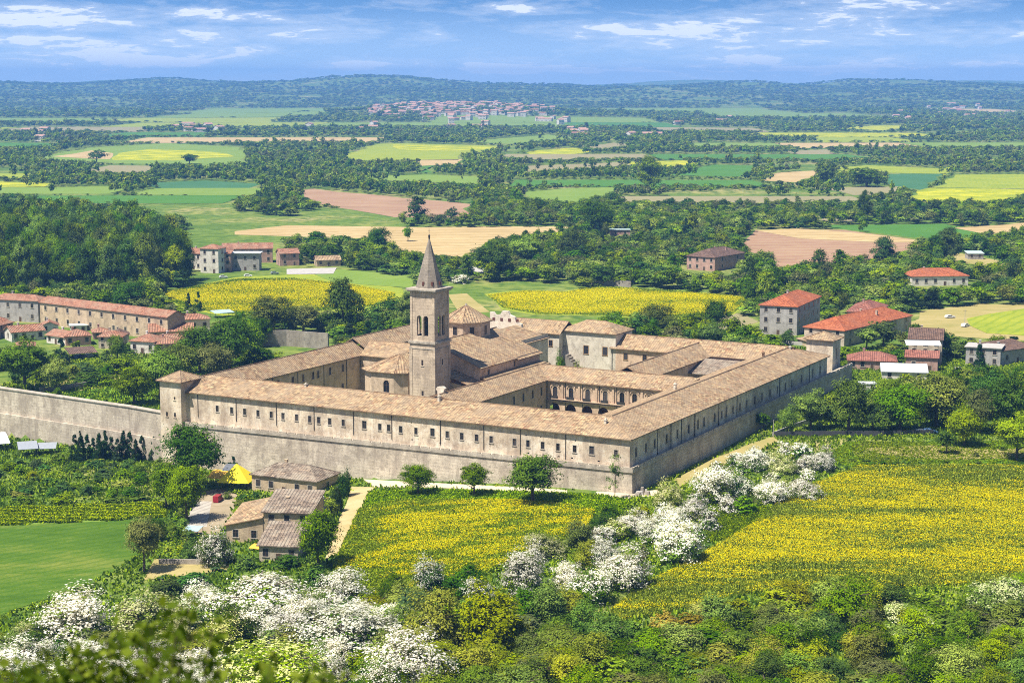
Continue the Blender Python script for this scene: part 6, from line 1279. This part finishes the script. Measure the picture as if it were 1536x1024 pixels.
# ------------------------------------------------------------------ light, sky, camera
az, el = math.atan2(-.82, -.57), R(63)
S = Vector((math.cos(el) * math.sin(az), math.cos(el) * math.cos(az), math.sin(el)))
sun = bpy.data.lights.new('sun', 'SUN'); sun.energy = 5.0; sun.angle = R(.5); sun.color = (1, .95, .86)
so = link('sun', sun); so.rotation_euler = S.to_track_quat('Z', 'Y').to_euler(); so.location = (0, 0, 400)
w = bpy.data.worlds.new('World'); scene.world = w; w.use_nodes = True; nt = w.node_tree
for n in list(nt.nodes): nt.nodes.remove(n)
class WT(NT):
    def __init__(s): s.t = nt; s.n = nt.nodes; s.out = nt.nodes.new('ShaderNodeOutputWorld')
n = WT(); gen = n.add('ShaderNodeTexCoord').outputs['Generated']
sep = n.add('ShaderNodeSeparateXYZ', {0: gen}); X, Y, Z = sep.outputs
zz = n.math('ADD', n.math('MULTIPLY', n.math('MAXIMUM', Z, 0.0), 6.0), .09)
vec = n.add('ShaderNodeVectorMath', {0: n.add('ShaderNodeCombineXYZ', {0: X, 1: Y, 2: zz}).outputs[0]}, operation='NORMALIZE').outputs[0]
sky = n.add('ShaderNodeTexSky', sky_type='NISHITA', sun_disc=False); nt.links.new(vec, sky.inputs[0]); sky.sun_elevation = el; sky.sun_rotation = az % (2 * math.pi); sky.air_density = 1.0; sky.dust_density = .6; sky.ozone_density = 2.0
skyc = n.add('ShaderNodeHueSaturation', {'Saturation': 1.25, 'Value': 1.45, 'Color': sky.outputs[0]}).outputs[0]
A = n.math('ARCTAN2', X, Y); E_ = n.math('ARCSINE', Z)
def cl(u0, v0, ru, rv, tilt=0.0):
    a0 = math.atan((u0 - 768) / F); e0 = (V0 - v0) / F
    ru *= 1.35; rv *= 1.5; da = n.math('DIVIDE', n.math('SUBTRACT', A, a0), ru / F); de = n.math('DIVIDE', n.math('SUBTRACT', n.math('SUBTRACT', E_, e0), n.math('MULTIPLY', n.math('SUBTRACT', A, a0), tilt)), rv / F)
    d = n.math('ADD', n.math('MULTIPLY', da, da), n.math('MULTIPLY', de, de))
    return n.math('MAXIMUM', n.math('SUBTRACT', 1.0, d), 0.0)
def cloudn(sa, se, sc, det, seed):
    v = n.add('ShaderNodeCombineXYZ', {0: n.math('MULTIPLY', A, sa), 1: n.math('MULTIPLY', E_, se), 2: seed}).outputs[0]
    return n.add('ShaderNodeTexNoise', {'Vector': v, 'Scale': sc, 'Detail': det, 'Roughness': .62, 'Distortion': .7}).outputs[0]
wisp = cloudn(17, 105, 1.0, 12, .3); fine = cloudn(70, 330, 1.0, 10, 2.0)
mask = None
for c in ((60, 30, 180, 18, -.05), (60, 66, 120, 12, -.05), (190, 88, 230, 22, .06), (300, 58, 110, 14, 0), (340, 28, 130, 10, -.05), (440, 55, 110, 13, 0), (740, 105, 120, 14, 0), (560, 97, 90, 8, 0), (1060, 40, 200, 16, .16), (930, 52, 140, 14, -.04), (1340, 12, 190, 22, .1), (1200, 60, 240, 18, .05), (1130, 90, 120, 12, 0), (1480, 98, 140, 13, 0), (1000, 105, 260, 12, 0), (1450, 58, 120, 12, 0), (610, 12, 60, 8, 0), (760, 17, 90, 8, 0), (50, 64, 40, 8, 0), (1300, 100, 250, 14, 0)):
    k = cl(*c); mask = k if mask is None else n.math('MAXIMUM', mask, k)
puff = None
for c in ((45, 64, 17, 6), (725, 103, 34, 7), (780, 106, 40, 5), (860, 107, 36, 4), (1100, 90, 13, 5), (1146, 91, 20, 6), (1480, 98, 60, 5), (545, 97, 34, 4), (1230, 104, 60, 4)):
    k = cl(*c); puff = k if puff is None else n.math('MAXIMUM', puff, k)
mask = n.math('ADD', mask, n.math('MULTIPLY', puff, .6))
dens = n.math('ADD', n.math('MULTIPLY', mask, .26), n.math('ADD', n.math('MULTIPLY', wisp, .95), n.math('MULTIPLY', fine, .46)))
alpha = n.ramp(dens, [(.71, (0, 0, 0)), (.95, (.30, .30, .30)), (1.25, (.8, .8, .8))])
hz = n.ramp(E_, [(0, (.8, .8, .8)), (.014, (.42, .42, .42)), (.045, (0, 0, 0))])
c = n.mix(hz, skyc, (7.0, 8.1, 10.0)); c = n.mix(alpha, c, (9.2, 9.5, 10.2))
c = n.mix(n.ramp(E_, [(.05, (0, 0, 0)), (.35, (1, 1, 1))]), c, n.mix(1.0, c, (.62, .62, .62), 'MULTIPLY'))
bg = n.add('ShaderNodeBackground', {'Color': c, 'Strength': .07}); nt.links.new(bg.outputs[0], n.out.inputs[0])

n = NT('haze_air'); pv = n.add('ShaderNodeVolumePrincipled', {'Color': (.20, .48, 1.0), 'Density': 1.0e-4, 'Anisotropy': .0}); n.t.links.new(pv.outputs[0], n.out.inputs['Volume']); M['haze_air'] = n.m
if HAZE:
    m = MB(); m.box(-9000, 9000, -150, 16500, -18, 230); o = m.build('haze', 'haze_air'); tag(o, kind='stuff')

cam = bpy.data.cameras.new('camera'); cam.sensor_width = 36; cam.lens = F / 1536 * 36; cam.clip_end = 60000; cam.clip_start = .5
cam.dof.use_dof = True; cam.dof.focus_distance = 430; cam.dof.aperture_fstop = 2.0
co = link('camera', cam, None, (0, 0, H)); co.rotation_euler = (math.pi / 2 - TH, 0, 0); scene.camera = co
vs = scene.view_settings; scene.display_settings.display_device = 'sRGB'; vs.view_transform = 'Standard'; vs.look = 'None'; vs.exposure = 0.81; vs.gamma = 1.0
cy = scene.cycles; cy.max_bounces = 5; cy.diffuse_bounces = 2; cy.glossy_bounces = 2; cy.transmission_bounces = 2; cy.volume_bounces = 0; cy.transparent_max_bounces = 4
cy.use_denoising = False; cy.use_adaptive_sampling = True; cy.adaptive_threshold = .008; cy.filter_width = 1.05; scene.render.use_persistent_data = False
cy.sample_clamp_indirect = 6
